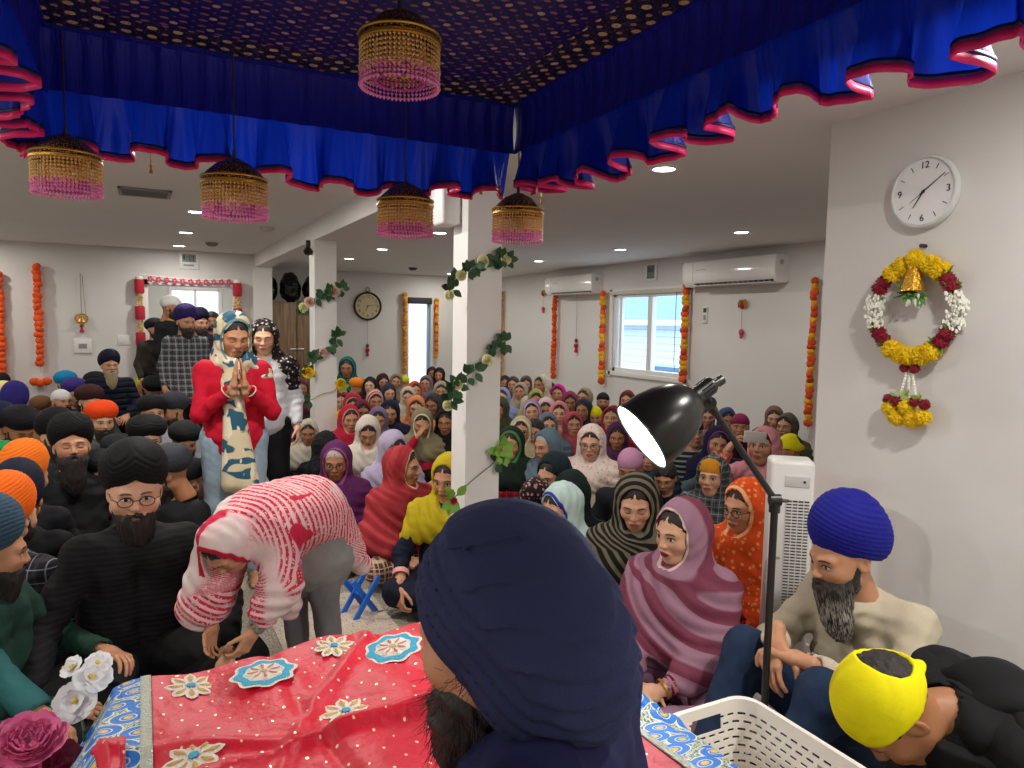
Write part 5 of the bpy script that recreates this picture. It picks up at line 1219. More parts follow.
w(717,443,'in a navy hood pressing a hand to her cheek, behind the lamp arm',scarf='wrap',scol='#1c1a3a',sedge='#7a3a8a',tone='b',top='#5a6a74',lod=1,h=(14,14,10),v=3,J=dict(wL=(.05,-.14,.60),eL=(.18,-.22,.36)))
w(740,427,'in a magenta knitted cap behind the one filming',turb='cap',tcol='#8a2250',tone='b',top='#3a2030',lod=1,h=(0,0,0))
ph_=w(763,447,'in a pink scarf and salmon kameez filming with a phone',scarf='loose',scol='#cf8c94',tone='b',top='#d8705c',lod=0,h=(-10,-6,0),yaw=-12,s=1.0,v=0,J=dict(wR=(-.17,-.27,.74),eR=(-.26,-.22,.50)),hands={'R':dict(d=(.55,-.3,.75),n=(.7,.3,-.3),curl=(.5,.6,.4),thumb=.3)},bot='#a86058')
b=MB(); b.box((-.078,-.004,-.038),(.078,.004,.038),.004); b.lathe([(0,.002),(.009,.002),(.009,0)],14,c=(.055,-.0045,.018),axis=(0,-1,0)); b.lathe([(0,.002),(.009,.002),(.009,0)],14,c=(.055,-.0045,-.008),axis=(0,-1,0)); 
o=b.obj('phone',M('phone_white','#d9d7d3',.25)); pq=atd(755,437,(ph_.location-C0).dot(fw)-.33); o.location=pq; o.rotation_euler=(0,R(4),R(-20)); tag(o,'white phone held sideways to film, in front of a pink scarf','phone')
w(786,427,'with dark hair and olive brown scarf near the white wall corner',scarf='loose',scol='#5a5448',tone='b',top='#241f24',lod=1,h=(-28,0,0))
person(789,450,'child in a yellow printed head kerchief above the white tower fan',g='m',s=.84,turb='bandana',tcol='#e6e00c',hair='short',tone='c',top='#22242a',lod=1,h=(-55,6,0),yaw=-20)
w(712,477,'in a grey plaid scarf over an ochre headband, dark jacket',scarf='wrap',scol='#4a5254',sp='plaid',sc2='#222829',sc3='#8a9294',sstripe=1.4,tone='a',top='#1c2226',lod=0,h=(-6,0,0),yaw=-10,turb='cap',ttag='headband',tcol='#c98a1e',hair=None)
w(744,507,'in a bright orange embroidered shawl with glasses, beside the lamp pole',scarf='shawl',scol='#d8501a',sp='floral',sc2='#e8925a',sc3='#c8401a',sedge='#e8b080',sew=.014,tone='b',glasses=1,top='#c8481c',lod=0,h=(-22,10,0),yaw=-18,s=.95,bot='#c0441c')
w(636,503,'in a black and olive striped shawl with hands folded',scarf='shawl',scol='#1c1b19',sp='stripes',sc2='#6f6a58',tone='a',top='#c8b8bc',lod=0,h=(2,20,0),yaw=-6,s=.97,bot='#c3a8a4',botpat=None,closed=True,hands={'L':dict(d=(-.9,-.35,-.1),n=(-.1,.6,-.7),curl=(.6,.7,.4)),'R':dict(d=(.9,-.35,-.1),n=(.1,.6,-.7),curl=(.6,.7,.4))},J=dict(wL=(.06,-.30,.30),wR=(-.05,-.32,.29)))
w(560,508,'in a pale mint scarf with royal blue edge, face lowered',scarf='wrap',scol='#c4dcd8',sedge='#2f3aa8',sew=.014,tone='a',top='#2438a8',lod=0,h=(-26,20,0),yaw=-20,s=.88)
# lavender shawl
JJ=dict(wL=(.055,-.34,.20),wR=(-.02,-.36,.19),eL=(.22,-.10,.28),eR=(-.22,-.12,.28))
la=w(680,533,'in a lavender and maroon banded shawl with dark red bangles',scarf='shawl',scol='#a0788c',sp='stripes',sc2='#7a3c50',sstripe=.35,sedge='#d9c0b8',sew=.009,tone='a',top='#a8808f',lod=0,h=(-20,8,0),yaw=-22,s=.98,bot='#a37a90',lip='#7a1830',J=JJ,hands={'L':dict(d=(-.75,-.6,-.25),n=(-.2,.5,-.8),curl=(.7,.7,.5)),'R':dict(d=(.75,-.55,-.25),n=(.2,.5,-.8),curl=(.7,.7,.5))},amp=.003)
MRN=M('bangle_red','#7d0f2a',.18,.2); 
for sd in 'LR':
    for k in range(4): bangle(la,dict(pose_sit(0),**JJ),sd,.66+.055*k,.036,.011,MRN)
    bangle(la,dict(pose_sit(0),**JJ),sd,.90,.037,.009,GLD); bangle(la,dict(pose_sit(0),**JJ),sd,.60,.037,.006,M('ivory','#e2d2b4',.3))
# between the posts, nearer
w(404,467,'in a brick red shawl with pale piping, in profile',scarf='shawl',scol='#9c2c34',sp='stripes',sc2='#a83a40',sstripe=.6,sedge='#d8b890',sew=.008,tone='b',top='#8a2630',lod=0,h=(42,6,0),yaw=25,D=4.35,bot='#6a3a34',botpat='plaid',botc2='#d8c8a8',J=dict(kL=(.26,-.2,.12),kR=(-.26,-.2,.12),aL=(-.06,-.26,.06),aR=(.06,-.24,.06)))
w(336,462,'in a deep purple shawl with glasses, before the far post',scarf='shawl',scol='#5a2458',sedge='#8a4a70',tone='c',glasses=1,hc='g',top='#4a1c48',lod=0,h=(-2,12,0),yaw=-4,D=4.5,J=dict(kL=(.26,-.2,.12),kR=(-.26,-.2,.12),aL=(-.06,-.26,.06),aR=(.06,-.24,.06)),bot='#3a2840')
JY=dict(wR=(-.24,-.30,.16),eR=(-.26,-.10,.30),wL=(.1,-.3,.2),kL=(.26,-.24,.13),kR=(-.26,-.26,.13))
ye=w(449,478,'in a mustard yellow scarf and navy top, half behind the near post',scarf='loose',scol='#b8a41c',tone='b',top='#161a2e',lod=0,h=(-20,16,0),yaw=-6,D=3.95,bot='#14182a',J=JY,end=.55,hands={'R':dict(d=(.15,-.5,-.8),n=(.6,.6,.1),curl=(.5,.7,.4))})
bangle(ye,dict(pose_sit(0),**JY),'R',.56,.044,.03,M('pink_cuff','#e09a94',.7),'cuff')
# small far heads to fill the rows as in the photo
fill=[(362,412,'#6a2434','in a plum scarf squeezed behind the crimson one',1),(408,397,'#c8bca8','in a pale sand scarf behind the peach kameez',1),(389,393,'#2c3a50','in a steel blue scarf behind the navy hood',1),(378,420,'#7a6a88','in a dull violet scarf behind the off-white one',1),
 (526,384,'#5a4a44','in a brown scarf, back row between two pale ones',1),(550,391,'#38404a','in a dark slate scarf behind the magenta shawl',1),(570,402,'#8a3a5a','in a raspberry scarf left of the spotted scarf',1),(573,425,'#b04a58','in a rose scarf behind the white one with glasses',1),(548,426,'#6a7a8c','in a dusty blue scarf behind the grey haired one',1),
 (617,437,'#51284a','in an aubergine scarf just left of the lamp shade',1),(706,418,'#a88a98','in a dusty pink scarf behind the lamp arm',2),(727,420,'#38466a','in a denim blue scarf at the back behind the arm',2),(774,418,'#7a5a50','in a cocoa brown scarf at the back near the corner',2),(675,420,'#584a60','in a grape grey scarf behind the shade',2),(650,415,'#84707a','in a heather scarf hidden behind the lamp shade',2),(650,455,'#203044','in a midnight scarf under the shade rim',1)]
for px,py,c,l,ld in fill: w(px,py,l,scarf='wrap',scol=c,tone=random.choice('abc'),top=c,lod=2 if py<400 else 1,h=(random.choice((-12,0,12)),random.choice((0,10)),0),s=.86 if py>405 else .88)
# ---------------- the men on the left
def m(px,py,label,**k): a=dict(g='m',s=1.0,turb='dastar',beard=1.,yaw=14); a.update(k); return person(px,py,'person '+label,**a)
m(66,385,'in a bright turquoise turban in the last row of men',tcol='#1583b8',tone='a',top='#8a8478',lod=2,beard=.5,h=(0,12,0),turb='round')
m(62,402,'in a white head wrap and beige jacket, near the marigold string',turb='cap',ttag='head_kerchief',tcol='#d9dad8',tone='b',top='#a49a86',lod=1,beard=1.,h=(10,4,0),s=.94)
m(75,394,'in a violet blue turban behind the beige jacket',tcol='#3a2a78',tone='a',top='#4a463f',lod=2,beard=0,h=(0,10,0),turb='round')
m(96,386,'in a black turban directly before the chair of the old man',tcol='#15141a',tone='b',top='#191a20',lod=2,h=(20,6,0),turb='round')
m(90,402,'in a dark maroon brown turban, far left group',tcol='#3a1c20',tone='a',top='#3c3a3a',lod=1,beard=.5,h=(14,12,0),turb='round')
m(102,421,'in a vermilion orange turban and grey hooded top',tcol='#ee4a12',tone='a',top='#54565c',lod=1,beard=1.,h=(-4,10,0),turb='round',s=.98)
m(154,391,'in a wide black turban just below the doorway',tcol='#131317',tone='b',top='#3a3a40',lod=2,beard=0,h=(0,26,0),turb='round')
person(144,386,'person in a yellow kerchief beside the garlanded door frame',g='m',s=.9,turb='cap',ttag='head_kerchief',tcol='#dce00e',tone='b',top='#94706a',lod=2,h=(20,20,0),yaw=20)
m(153,414,'in a black turban and pale grey top, second in his column',tcol='#15151a',tone='b',top='#9a9ca8',lod=1,beard=.5,h=(0,0,0),turb='round')
m(172,411,'in a charcoal turban and light grey knitted sweater, looking sideways',tcol='#34363d',tone='b',top='#8e9096',lod=1,beard=.5,h=(-40,14,0),yaw=-20,turb='round')
m(147,440,'in a low black turban with thin glasses and black jacket',tcol='#121214',tone='a',top='#16181b',lod=0,glasses=1,beard=.5,h=(-6,8,0),turb='round')
m(185,442,'in a dark green jacket behind the low black turban',tcol='#1a1c1c',tone='b',top='#20302a',lod=1,h=(0,20,0),s=.9,turb='round')
m(57,436,'in a black turban peering from behind the long beard',tcol='#101013',tone='a',top='#2a2c30',lod=1,h=(16,6,0))
m(72,447,'with a long full beard, black turban and olive dark jacket',tcol='#0f0f12',tone='b',top='#26282a',lod=0,beard=2.,h=(-4,-6,0),closed=True,s=1.06,yaw=8)
m(17,404,'in an indigo turban with a thin white line, left edge',tcol='#2a2270',tone='b',top='#b08a5a',lod=1,yaw=160,turb='tall')
m(4,398,'in a pale yellow turban at the left edge',tcol='#e4d88a',tone='b',top='#7a5a40',lod=1,yaw=60,turb='round')
m(2,384,'in a black cap top at the far left edge',turb='cap',tcol='#141418',tone='b',lod=2)
m(20,429,'in a black turban and cream white jacket, head lowered',tcol='#111116',tone='c',top='#b9b4a6',lod=1,h=(10,26,0),closed=True,turb='round')
m(2,428,'in a navy turban cut by the left edge, above the green one',tcol='#151a3c',tone='b',top='#a8a08c',lod=1,yaw=100)
m(0,470,'in an emerald green turban cut by the left edge',tcol='#128048',tone='b',top='#22303a',lod=1,yaw=70,s=.95,turb='round')
m(28,478,'in a bright orange turban seen from behind, upper of two',tcol='#f2761a',tone='b',top='#17181e',lod=0,yaw=150,h=(-10,10,0),turb='tall',s=.95,beard=0)
m(22,500,'in a dark navy turban between the two orange ones',tcol='#141a30',tone='b',top='#141518',lod=1,yaw=160,turb='tall',D=3.35,beard=0)
m(12,518,'in an orange turban and dark plaid shirt, lower of two',tcol='#f26a12',tone='a',top='#222026',toppat='plaid',topc2='#3a363e',topc3='#8a8894',lod=0,yaw=140,h=(0,6,0),turb='tall',beard=.5,D=3.05)
0 and m(40,560,'in a navy blue sweater between the plaid shirt and black shirt',tcol='#1c2a44',tone='b',top='#1b1c34',lod=1,yaw=150,D=2.95,beard=0,turb='round',J=dict(hd=(0,-.14,.70)),h=(0,40,0))
m(168,474,'in a slate grey turban, side on, right behind the black shirt',tcol='#33363c',tone='c',top='#1b1c1f',lod=1,h=(-60,16,0),yaw=-40,turb='round',s=.96)
m(188,482,'in a black jacket beside the light jeans, head turned away',tcol='#17171a',tone='b',top='#141517',lod=1,yaw=-50,s=.82,h=(-20,30,0),turb='round')
m(118,402,'in an ash grey jacket in front of the seated old man',tcol='#2a2a30',tone='b',top='#6a5a58',lod=2,yaw=30,h=(0,30,0),s=.86,turb='round')
m(42,409,'in a tan coat facing away near the marigold string',tcol='#6a4a30',tone='b',top='#b08450',lod=1,yaw=150,s=.82,turb='round')
m(118,455,'in a grey hooded top in the shadow behind the glasses',tcol='#1d1e22',tone='b',top='#3e4046',lod=1,yaw=20,s=.84,turb='round',h=(0,20,0))
m(98,472,'in a forest dark coat behind the black shirt shoulder',tcol='#16181c',tone='b',top='#24262a',lod=1,yaw=20,s=.82,turb='round',h=(0,24,0))
# black shirt with glasses
JB=dict(eR=(-.30,-.10,.30),wR=(-.34,-.36,.17),eL=(.30,-.08,.29),wL=(.24,-.36,.16))
bk_=m(135,492,'in a black polo shirt, black turban and red-rimmed glasses',tcol='#0f0f12',tone='a',top='#131316',toppat='hstripes',topc2='#1c1c20',tscale=2.4,bot='#111113',lod=0,glasses=1,beard=1.,s=1.13,yaw=6,h=(-4,8,0),J=JB,vneck=.10,fat=1.15,
   hands={'R':dict(d=(.25,-.7,-.45),n=(0,.3,-1),curl=(.45,.6,.35),spread=.25),'L':dict(d=(-.15,-.6,-.7),n=(-.2,.5,-.6),curl=(.5,.6,.4))},inf=.02)
bangle(bk_,dict(pose_sit(0),**JB),'L',.93,.033,.012,GLD,'gold_watch'); bangle(bk_,dict(pose_sit(0),**JB),'R',.94,.033,.006,M('steelb','#c8c8c8',.25,.9),'steel_bangle')
# green sweater at the left edge, teal sleeve nearest
m(-8,553,'in a dark green sweatshirt and steel blue turban at the left edge',tcol='#3a5468',tone='b',top='#1f3d33',lod=0,beard=1.,yaw=60,h=(30,10,0),turb='tall',J=dict(eL=(.28,-.12,.30),wL=(.12,-.36,.30)),D=2.5)
person(-165,560,'person in a teal jacket cut by the lower left edge, hand on knee',g='m',s=1.,turb='round',tcol='#20404a',beard=1.,tone='b',top='#2c6264',bot='#2c5c60',lod=0,yaw=40,D=2.05,J=dict(wL=(.26,-.36,.20),eL=(.30,-.12,.33)),inf=.022)
# old man on a chair by the wall
JC=dict(pel=(0,0,.54),sp=(0,.01,.74),ch=(0,0,.90),nk=(0,-.01,1.03),hd=(0,-.04,1.18),sL=(.18,0,.96),sR=(-.18,0,.96),eL=(.27,-.06,.72),eR=(-.27,-.06,.72),wL=(.10,-.30,.62),wR=(-.10,-.30,.62),hL=(.1,-.03,.52),hR=(-.1,-.03,.52),kL=(.17,-.46,.50),kR=(-.17,-.46,.50),aL=(.15,-.46,.10),aR=(-.15,-.46,.10))
om=person(110,366,'elderly person with long grey beard, navy turban and puffer jacket on a chair',g='m',turb='dastar',tcol='#12142c',beard=2.,bc='#7a6f56',tone='b',top='#141a2c',toppat='quilt',bot='#20222a',lod=1,J=JC,D=7.3,yaw=12,inf=.03,feet=1)
e=empty('folding_chair',(om.location.x,om.location.y+.02,0),om.rotation_euler.z,'dark folding chair under the elderly man by the wall','chair'); e.scale=om.scale
boxo('seat',(-.2,-.22,.41),(.2,.2,.43),BK,e,.008); boxo('backrest',(-.2,.21,.62),(.2,.235,.86),BK,e,.008)
for sx in (-.2,.2):
    b=MB(); b.tube([(sx,-.24,0),(sx,.05,.42),(sx,.225,.86)],.011,8); b.obj('leg',BK,e); b=MB(); b.tube([(sx*.9,.26,0),(sx*.9,-.16,.41)],.011,8); b.obj('leg',BK,e)
# standing by the door
st=dict(pose='stand',feet=1)
person(186,322,'standing person in a purple turban, beard and checked flannel shirt by the door',g='m',turb='dastar',tcol='#2c1e5c',beard=1.,tone='b',top='#4a4a50',toppat='plaid',topc2='#9a9aa0',topc3='#1a1a20',bot='#17181c',lod=1,D=7.4,yaw=14,h=(10,14,0),hem=.8,topname='shirt',**st)
person(172,308,'standing person in a white cap and black jacket in the doorway',g='m',turb='cap',tcol='#cfcfcc',tone='c',top='#15181a',bot='#1c1d20',lod=1,D=8.3,yaw=60,h=(10,6,0),beard=.5,**st)
person(212,322,'standing person with brown hair and beard glimpsed behind the red sweater',g='m',hair='short',tone='b',top='#3a2a50',bot='#1c1d20',lod=1,D=8.9,yaw=0,beard=.5,**st)
person(155,330,'standing person in dark clothes just inside the doorway, left side',g='m',turb='round',tcol='#201e24',tone='b',top='#3a3430',bot='#1c1d20',lod=2,D=8.9,yaw=30,beard=.5,**st)
person(200,324,'standing person in a plum jacket behind the purple turban',g='m',turb='dastar',tcol='#1a1434',tone='b',top='#2b2038',bot='#1c1d20',lod=1,D=8.0,yaw=30,beard=1.,**st)
# two standing women
JS=dict(hd=(0,-.05,1.55),eR=(-.205,-.10,1.09),eL=(.205,-.10,1.09),wR=(-.030,-.225,1.26),wL=(.030,-.225,1.26))
rw=person(234,336,'standing person in a red sweater and light jeans, palms pressed in prayer',g='f',tone='b',closed=True,lod=0,D=4.05,yaw=8,h=(8,22,0),scarf='neck',scol='#d8caa8',sp='blocks',sc2='#2f5a70',sc3='#e4dac0',sedge='#6a8a8c',sew=.012,
   top='#c41430',bot='#9db4c6',J=JS,hands={'R':dict(d=(.10,-.02,1),n=(1,0,-.08),curl=(.03,.05,.04),spread=.04,thumb=.0),'L':dict(d=(-.10,-.02,1),n=(-1,0,-.08),curl=(.03,.05,.04),spread=.04,thumb=.0)},feet=1,pose='stand',long=.66,topname='sweater',inf=.010,amp=.005,hem=.90)
for sd in 'LR': bangle(rw,dict(pose_stand(0),**JS),sd,.80,.038,.006,M('ivory','#e2d2b4',.3))
person(264,338,'standing person in a black floral scarf and white jacket behind the red sweater',g='f',tone='a',lod=0,D=5.0,yaw=-4,h=(0,12,0),scarf='half',scol='#17141a',sp='floral',sc2='#b8a8a0',sc3='#5a4a4a',top='#c9ccd0',bot='#15161a',closed=True,pose='stand',feet=1,hem=.95,topname='jacket')
# bowing in the red and white tie-dyed veil
JW=dict(pel=(0,.04,.80),sp=(0,-.11,.86),ch=(0,-.27,.87),nk=(0,-.40,.84),hd=(0,-.50,.79),sL=(.15,-.32,.85),sR=(-.15,-.32,.85),eL=(.17,-.36,.60),eR=(-.17,-.38,.62),wL=(.10,-.46,.40),wR=(-.12,-.48,.40),
   hL=(.09,.04,.82),hR=(-.09,.04,.82),kL=(.10,.0,.46),kR=(-.10,.0,.46),aL=(.11,.05,.09),aR=(-.11,.05,.09))
bw=person(227,546,'bowing person in a red and white tie-dyed veil and grey trousers',g='f',tone='b',closed=True,lod=0,D=2.72,yaw=-48,h=(0,62,0),J=JW,pose='stand',scarf='shawl',scol='#e2d8d2',sp='bandhani',sc2='#c22444',sc3='#e0909c',sstripe=1.5,sedge='#b81838',sew=.02,
   top='#8a8886',bot='#77767a',hem=.60,topname='kurta',feet=1,extra=(((.04,.02,.82),(.15,.25,.50),.15,.05),((-.10,-.46,.78),(-.18,-.50,.48),.09,.10),((0,-.02,.83),(0,.10,.72),.17,.15),((.06,-.22,.78),(.07,-.20,.42),.06,.055)))
# white sweater by the wall
JR=dict(nk=(0,-.04,.61),hd=(0,-.11,.745),sp=(0,.05,.30),ch=(0,.05,.45),kL=(.15,-.36,.40),aL=(.12,-.58,.07),kR=(-.17,-.34,.40),aR=(-.14,-.56,.07),eL=(.27,-.12,.36),wL=(.05,-.36,.47),eR=(-.25,-.12,.36),wR=(-.03,-.37,.50),sL=(.17,.03,.55),sR=(-.17,.03,.55))
person(842,557,'person in a cream sweater and royal blue turban leaning on the wall',g='m',tone='b',lod=0,yaw=-36,h=(-14,16,0),turb='tall',tcol='#1a1c86',beard=2.2,bc='g2',top='#c3b9a2',bot='#20324e',J=JR,feet=1,D=2.45,inf=.02,topname='sweater',
   hands={'L':dict(d=(-.9,-.3,.05),n=(0,-.2,-1),curl=(.6,.6,.4)),'R':dict(d=(.3,-.5,-.8),n=(.2,.8,-.4),curl=(.3,.4,.3))},amp=.006)
# yellow kerchief, bowed, bottom right
JK=dict(nk=(0,-.14,.60),sp=(0,.03,.34),ch=(0,-.03,.52),hd=(0,-.27,.60),sL=(.18,-.05,.585),sR=(-.18,-.05,.585))
yk=person(893,712,'person in a bright yellow kerchief and black padded jacket, head bowed low',g='m',tone='c',lod=0,yaw=-62,h=(0,66,0),turb='bandana',tcol='#f2e60c',beard=0,hair='short',top='#141518',toppat='quilt',tscale=.8,bot='#17191d',J=JK,D=1.74,inf=.035,topname='padded_jacket')
Mk=[o_ for o_ in yk.children if o_.name.startswith('head_kerchief')][0].matrix_local.copy(); b=MB(); b.tube([(0,.115,.0),(.01,.15,.01),(.025,.19,-.01),(.05,.235,-.05)],[.010,.018,.022,.004],10); b.tube([(0,.115,.0),(-.01,.15,-.01),(-.03,.18,-.04),(-.04,.20,-.08)],[.010,.016,.016,.004],10); o_=b.obj('kerchief_tail',cloth('#f2e60c',rough=.75,name='turban_cloth'),yk); o_.matrix_local=Mk
V,F=sdfmesh(lambda P: smax(smin(ell(P,(0,-.02,.64),(.135,.10,.08)),caps(P,(-.09,-.12,.60),(.09,-.12,.60),.055),.05),-ell(P,(0,-.26,.62),(.085,.14,.085)),.01)+wob(P,30,3,4)*.006,(-.25,-.3,.4),(.25,.2,.82),.012); mesh_obj('hood',V,F,cloth('#141518','quilt',scale=.8,name='top_cloth'),yk)
# the reader in front, from behind
fd=(-rt*.90-up*.20+fw*.36).normalized(); ud=up*1.; ud=(ud-fd*ud.dot(fd)).normalized(); xd=(-fd).cross(ud).normalized()*1
HC=atd(492,632,1.0)
TB=(Vector((xd)),-fd,ud)   # columns: local x, y(back), z
RH=Matrix((( -xd.x if 0 else xd.x,-fd.x,ud.x),(xd.y,-fd.y,ud.y),(xd.z,-fd.z,ud.z)))
if RH.determinant()<0: RH=Matrix(((-xd.x,-fd.x,ud.x),(-xd.y,-fd.y,ud.y),(-xd.z,-fd.z,ud.z)))
a0=math.atan2(fd.x,-fd.y); rootF=Vector((HC.x,HC.y,0))-Matrix.Rotation(a0,3,'Z')@Vector((0,-.10,0)); 
e=empty('person',(rootF.x,rootF.y,.42),a0,'person seen from behind in a large navy turban, seated closest to the camera','person')
inv=e.matrix_basis.inverted() if 0 else (Matrix.Translation((rootF.x,rootF.y,.42))@Matrix.Rotation(a0,4,'Z')).inverted()
hl=inv@HC; HRl=inv.to_3x3()@RH
JF=pose_sit(2); JF.update(nk=(hl.x*.5,hl.y*.35,.58),hd=tuple(hl),ch=(0,.0,.46),sL=(.215,.0,.545),sR=(-.205,.0,.545))
V0,F0=skinbody_mesh(JF,('F',),.014,0); hv,hf=head_mesh('m',0,1.05); Rn=np.array(HRl,dtype=f32); parts=[(V0,F0,None),((hv*HS)@Rn.T+A3(hl),hf,hv)]
for sd in 'LR': v2,f2=place_hand(JF['w'+sd],A3(JF['w'+sd])-A3(JF['e'+sd]),(0,0,-1),sd); parts.append((v2,f2,None))
V,F,Hc=join(parts); mesh_obj('body',V,F,skin('b'),e,attrs={'hco':Hc})
V,F=top_mesh(JF,('F',),.008,0,inf=.022,amp=.006); mesh_obj('kurta',V,F,cloth('#1a1c44',name='top_cloth'),e)
V,F=bot_mesh(JF,('F',),.012); mesh_obj('trousers',V,F,cloth('#1a1c40',name='trouser_cloth'),e)
M4=Matrix.Translation(hl)@HRl.to_4x4()
def Fb(P):
    d=ell(P,(0,-.035,-.080),(.072,.072,.055)); d=smin(d,ell(P,(0,-.062,-.135),(.06,.05,.06)),.04); Q=P.copy(); Q[:,0]=np.abs(Q[:,0]); d=smin(d,caps(Q,(.070,.004,.0),(.058,-.02,-.07),.012,.022),.02)
    return d+wob(P,150,3,5)*.005+wob(P,60,5,4)*.006
V,F=sdfmesh(Fb,(-.12,-.17,-.25),(.12,.08,.05),.0045); o=mesh_obj('beard',V,F,hairmat('k',1),e); o.matrix_local=M4
b=MB(); rr=random.Random(3)
for i in range(900):
    v=V[rr.randrange(len(V))]; c=Vector((0,-.03,-.07)); d=(Vector(v)-c).normalized(); 
    if v[2]>-.03: continue
    d=(d+Vector((rr.gauss(0,.35),rr.gauss(0,.35),-.5+rr.gauss(0,.3)))).normalized(); L=rr.uniform(.012,.034); p=Vector(v); k=d.orthogonal()*.006*rr.uniform(-1,1)
    b.tube([p-d*.004,p+d*L*.5+k,p+d*L+k*2.2],[.00055,.00045,.0002],3,cap=False)
h_=b.obj('beard_hair',hairmat('k',1),e); h_['kind']='stuff'; h_.matrix_local=M4
def Ft(P):
    x,y,z=P[:,0],P[:,1],P[:,2]
    d=ell(P,(0,.055,.025),(.122,.126,.150),rotm(22)); d=smin(d,ell(P,(0,.105,-.06),(.10,.085,.10)),.06); d=smin(d,ell(P,(0,.02,.06),(.118,.108,.11)),.05); d=smin(d,ell(P,(0,.045,-.06),(.108,.07,.085)),.04)
    zb=.030-1.45*(y+.070)+.03*np.clip(1-np.abs(x)/.09,0,1)*np.clip((-y+.02)/.07,0,1)
    zb=np.maximum(zb,-.175)
    d=smax(d,(zb-z)*.7,.014)
    return d,x,y,z,zb
def Ft2(P):
    d,x,y,z,zb=Ft(P)
    wv=wob(P,13,4,3)*.25
    # broad wrapped band from brow over the ear to the nape: long pleats following its edge
    e1=(z-.03)*.57+(y+.070)*.82          # distance up and back from the brow line
    band=1/(1+np.exp(-(.098-e1+.02*np.sin(z*12))/.0035))
    u1=e1*50+wv*1.0; s1=u1-np.floor(u1)
    u2=(z*.92+y*.42)*19+wv*2.2+wob(P,9,8,3)*.5; s2=u2-np.floor(u2)
    f1=(np.sqrt(np.maximum(s1*(1-s1)*4,0))-.6)*.0085; f2=(np.power(1-s2,3)-.25)*.0085*np.clip((.14-y)/.05,.15,1)
    step=-band*.0085
    braid=np.clip((y+.55*(.05-z)-.150)/.02,0,1)
    u3=(np.abs(x)*.5+z*.6+y*.5)*80+wv*2; f3=(np.sin(u3*3.14)*.5)*.007
    return (d-(f1*band+f2*(1-band))*(1-braid)-f3*braid-step-wob(P,24,2,4)*.003-np.abs(wob(P*A3((1,.6,.6)),60,12,4))*.0016).astype(f32)
V,F=sdfmesh(Ft2,(-.19,-.19,-.16),(.19,.30,.29),.0042); o=mesh_obj('turban',V,F,cloth('#2a2f50',rough=.85,bumps=.5,name='turban_cloth'),e); o.matrix_local=M4
# ---------------- platform, cloth-covered book stand and what is around it
struct(boxo('trim_6',(-.12,-1.6,0),(1.27,1.62,.42),M('stage_white','#d9d6d0',.6)))
FX0,FX1,FY0,FY1=-.10,1.0,.70,1.72; ZC2=.785
e=empty('book_stand',(.45,1.25,.42),0,'scripture stand draped in red sequinned cloth with blue paisley border','stand')
boxo('platform',(-.46,-.30,0),(.42,.40,.26),M('stand_wood','#5a3c26',.5),e,.01)
for dx in (-.38,.30): boxo('rest',(dx-.03,-.28,.26),(dx+.03,.38,.32),M('stand_wood','#5a3c26',.5),e,.006)
def hz_(x,y):
    z=ZC2+.010*math.sin(7*x+3*y)+.006*math.sin(19*x-11*y+1)+.005*math.sin(31*x+9*y)
    # soft creases
    for a,b_,c_,w_,h_ in ((1,.35,-1.02,.020,.012),(.25,1,-1.36,.022,.016),(.9,-.5,.42,.016,.010),(.1,1,-1.12,.018,.014),(1,.1,-.42,.016,-.008),(1,.05,-.95,.018,.010),(.8,.6,-1.36,.014,-.008)):
        d=(a*x+b_*y+c_+.02*math.sin(9*x+4*y))/math.hypot(a,b_); z+=h_*math.exp(-(d/w_)**2)
    if y<1.235+.03*math.sin(5*x)-.10*max(0,.25-x): z+=.018     # folded-back upper layer
    z+=.012*math.exp(-((y-(1.235+.03*math.sin(5*x)))/.02)**2)
    def drop(t,k=.9): return -k*t if t>0 else 0
    z+=drop(-(x+.02)-.06,1.6)+drop(x-.86,.7)+drop(x-.93,1.6)+drop(y-1.66,1.8)
    z+=-.6*max(0,.02-abs(x+.08)) if 0 else 0
    return z
def hfs(x0,x1,y0,y1,nx,ny,name,mat,off=0.):
    V=[];F=[]
    for j in range(ny):
        for i in range(nx):
            x=x0+(x1-x0)*i/(nx-1); y=y0+(y1-y0)*j/(ny-1); z=hz_(x,y)+off
            wx=.012*math.sin(23*y+2) if x<-.06 or x>.95 else 0
            V.append((x+wx*(abs(x-.45)>.45)-.45,y+(.012*math.sin(17*x) if y>1.66 else 0)-1.25,z-.42))
    for j in range(ny-1):
        for i in range(nx-1): F.append((j*nx+i,j*nx+i+1,(j+1)*nx+i+1,(j+1)*nx+i))
    o=mesh_obj(name,V,np.array(F),mat,e); m_=o.modifiers.new('s','SOLIDIFY'); m_.thickness=.004; m_.offset=-1; return o
t=NT('red_satin'); v=t.co(); X=t.xyz(v); c=t.mix(t.noise(v,6,3),lin('#d80f30'),lin('#b80a28'))
def tl(a,per,off): return t.math('SUBTRACT',t.math('FRACT',t.math('ADD',t.math('DIVIDE',X[a],per),off)),.5)
wobx=t.math('MULTIPLY',t.math('SUBTRACT',t.noise(v,14,1),.5),.5)
def dot(px_,off,r_,ry):
    a=t.math('ADD',tl(0,px_,off),wobx); b_=tl(1,px_,off); return t.math('LESS_THAN',t.math('ADD',t.math('POWER',t.math('DIVIDE',a,r_),2.),t.math('POWER',t.math('DIVIDE',b_,ry),2.)),1.)
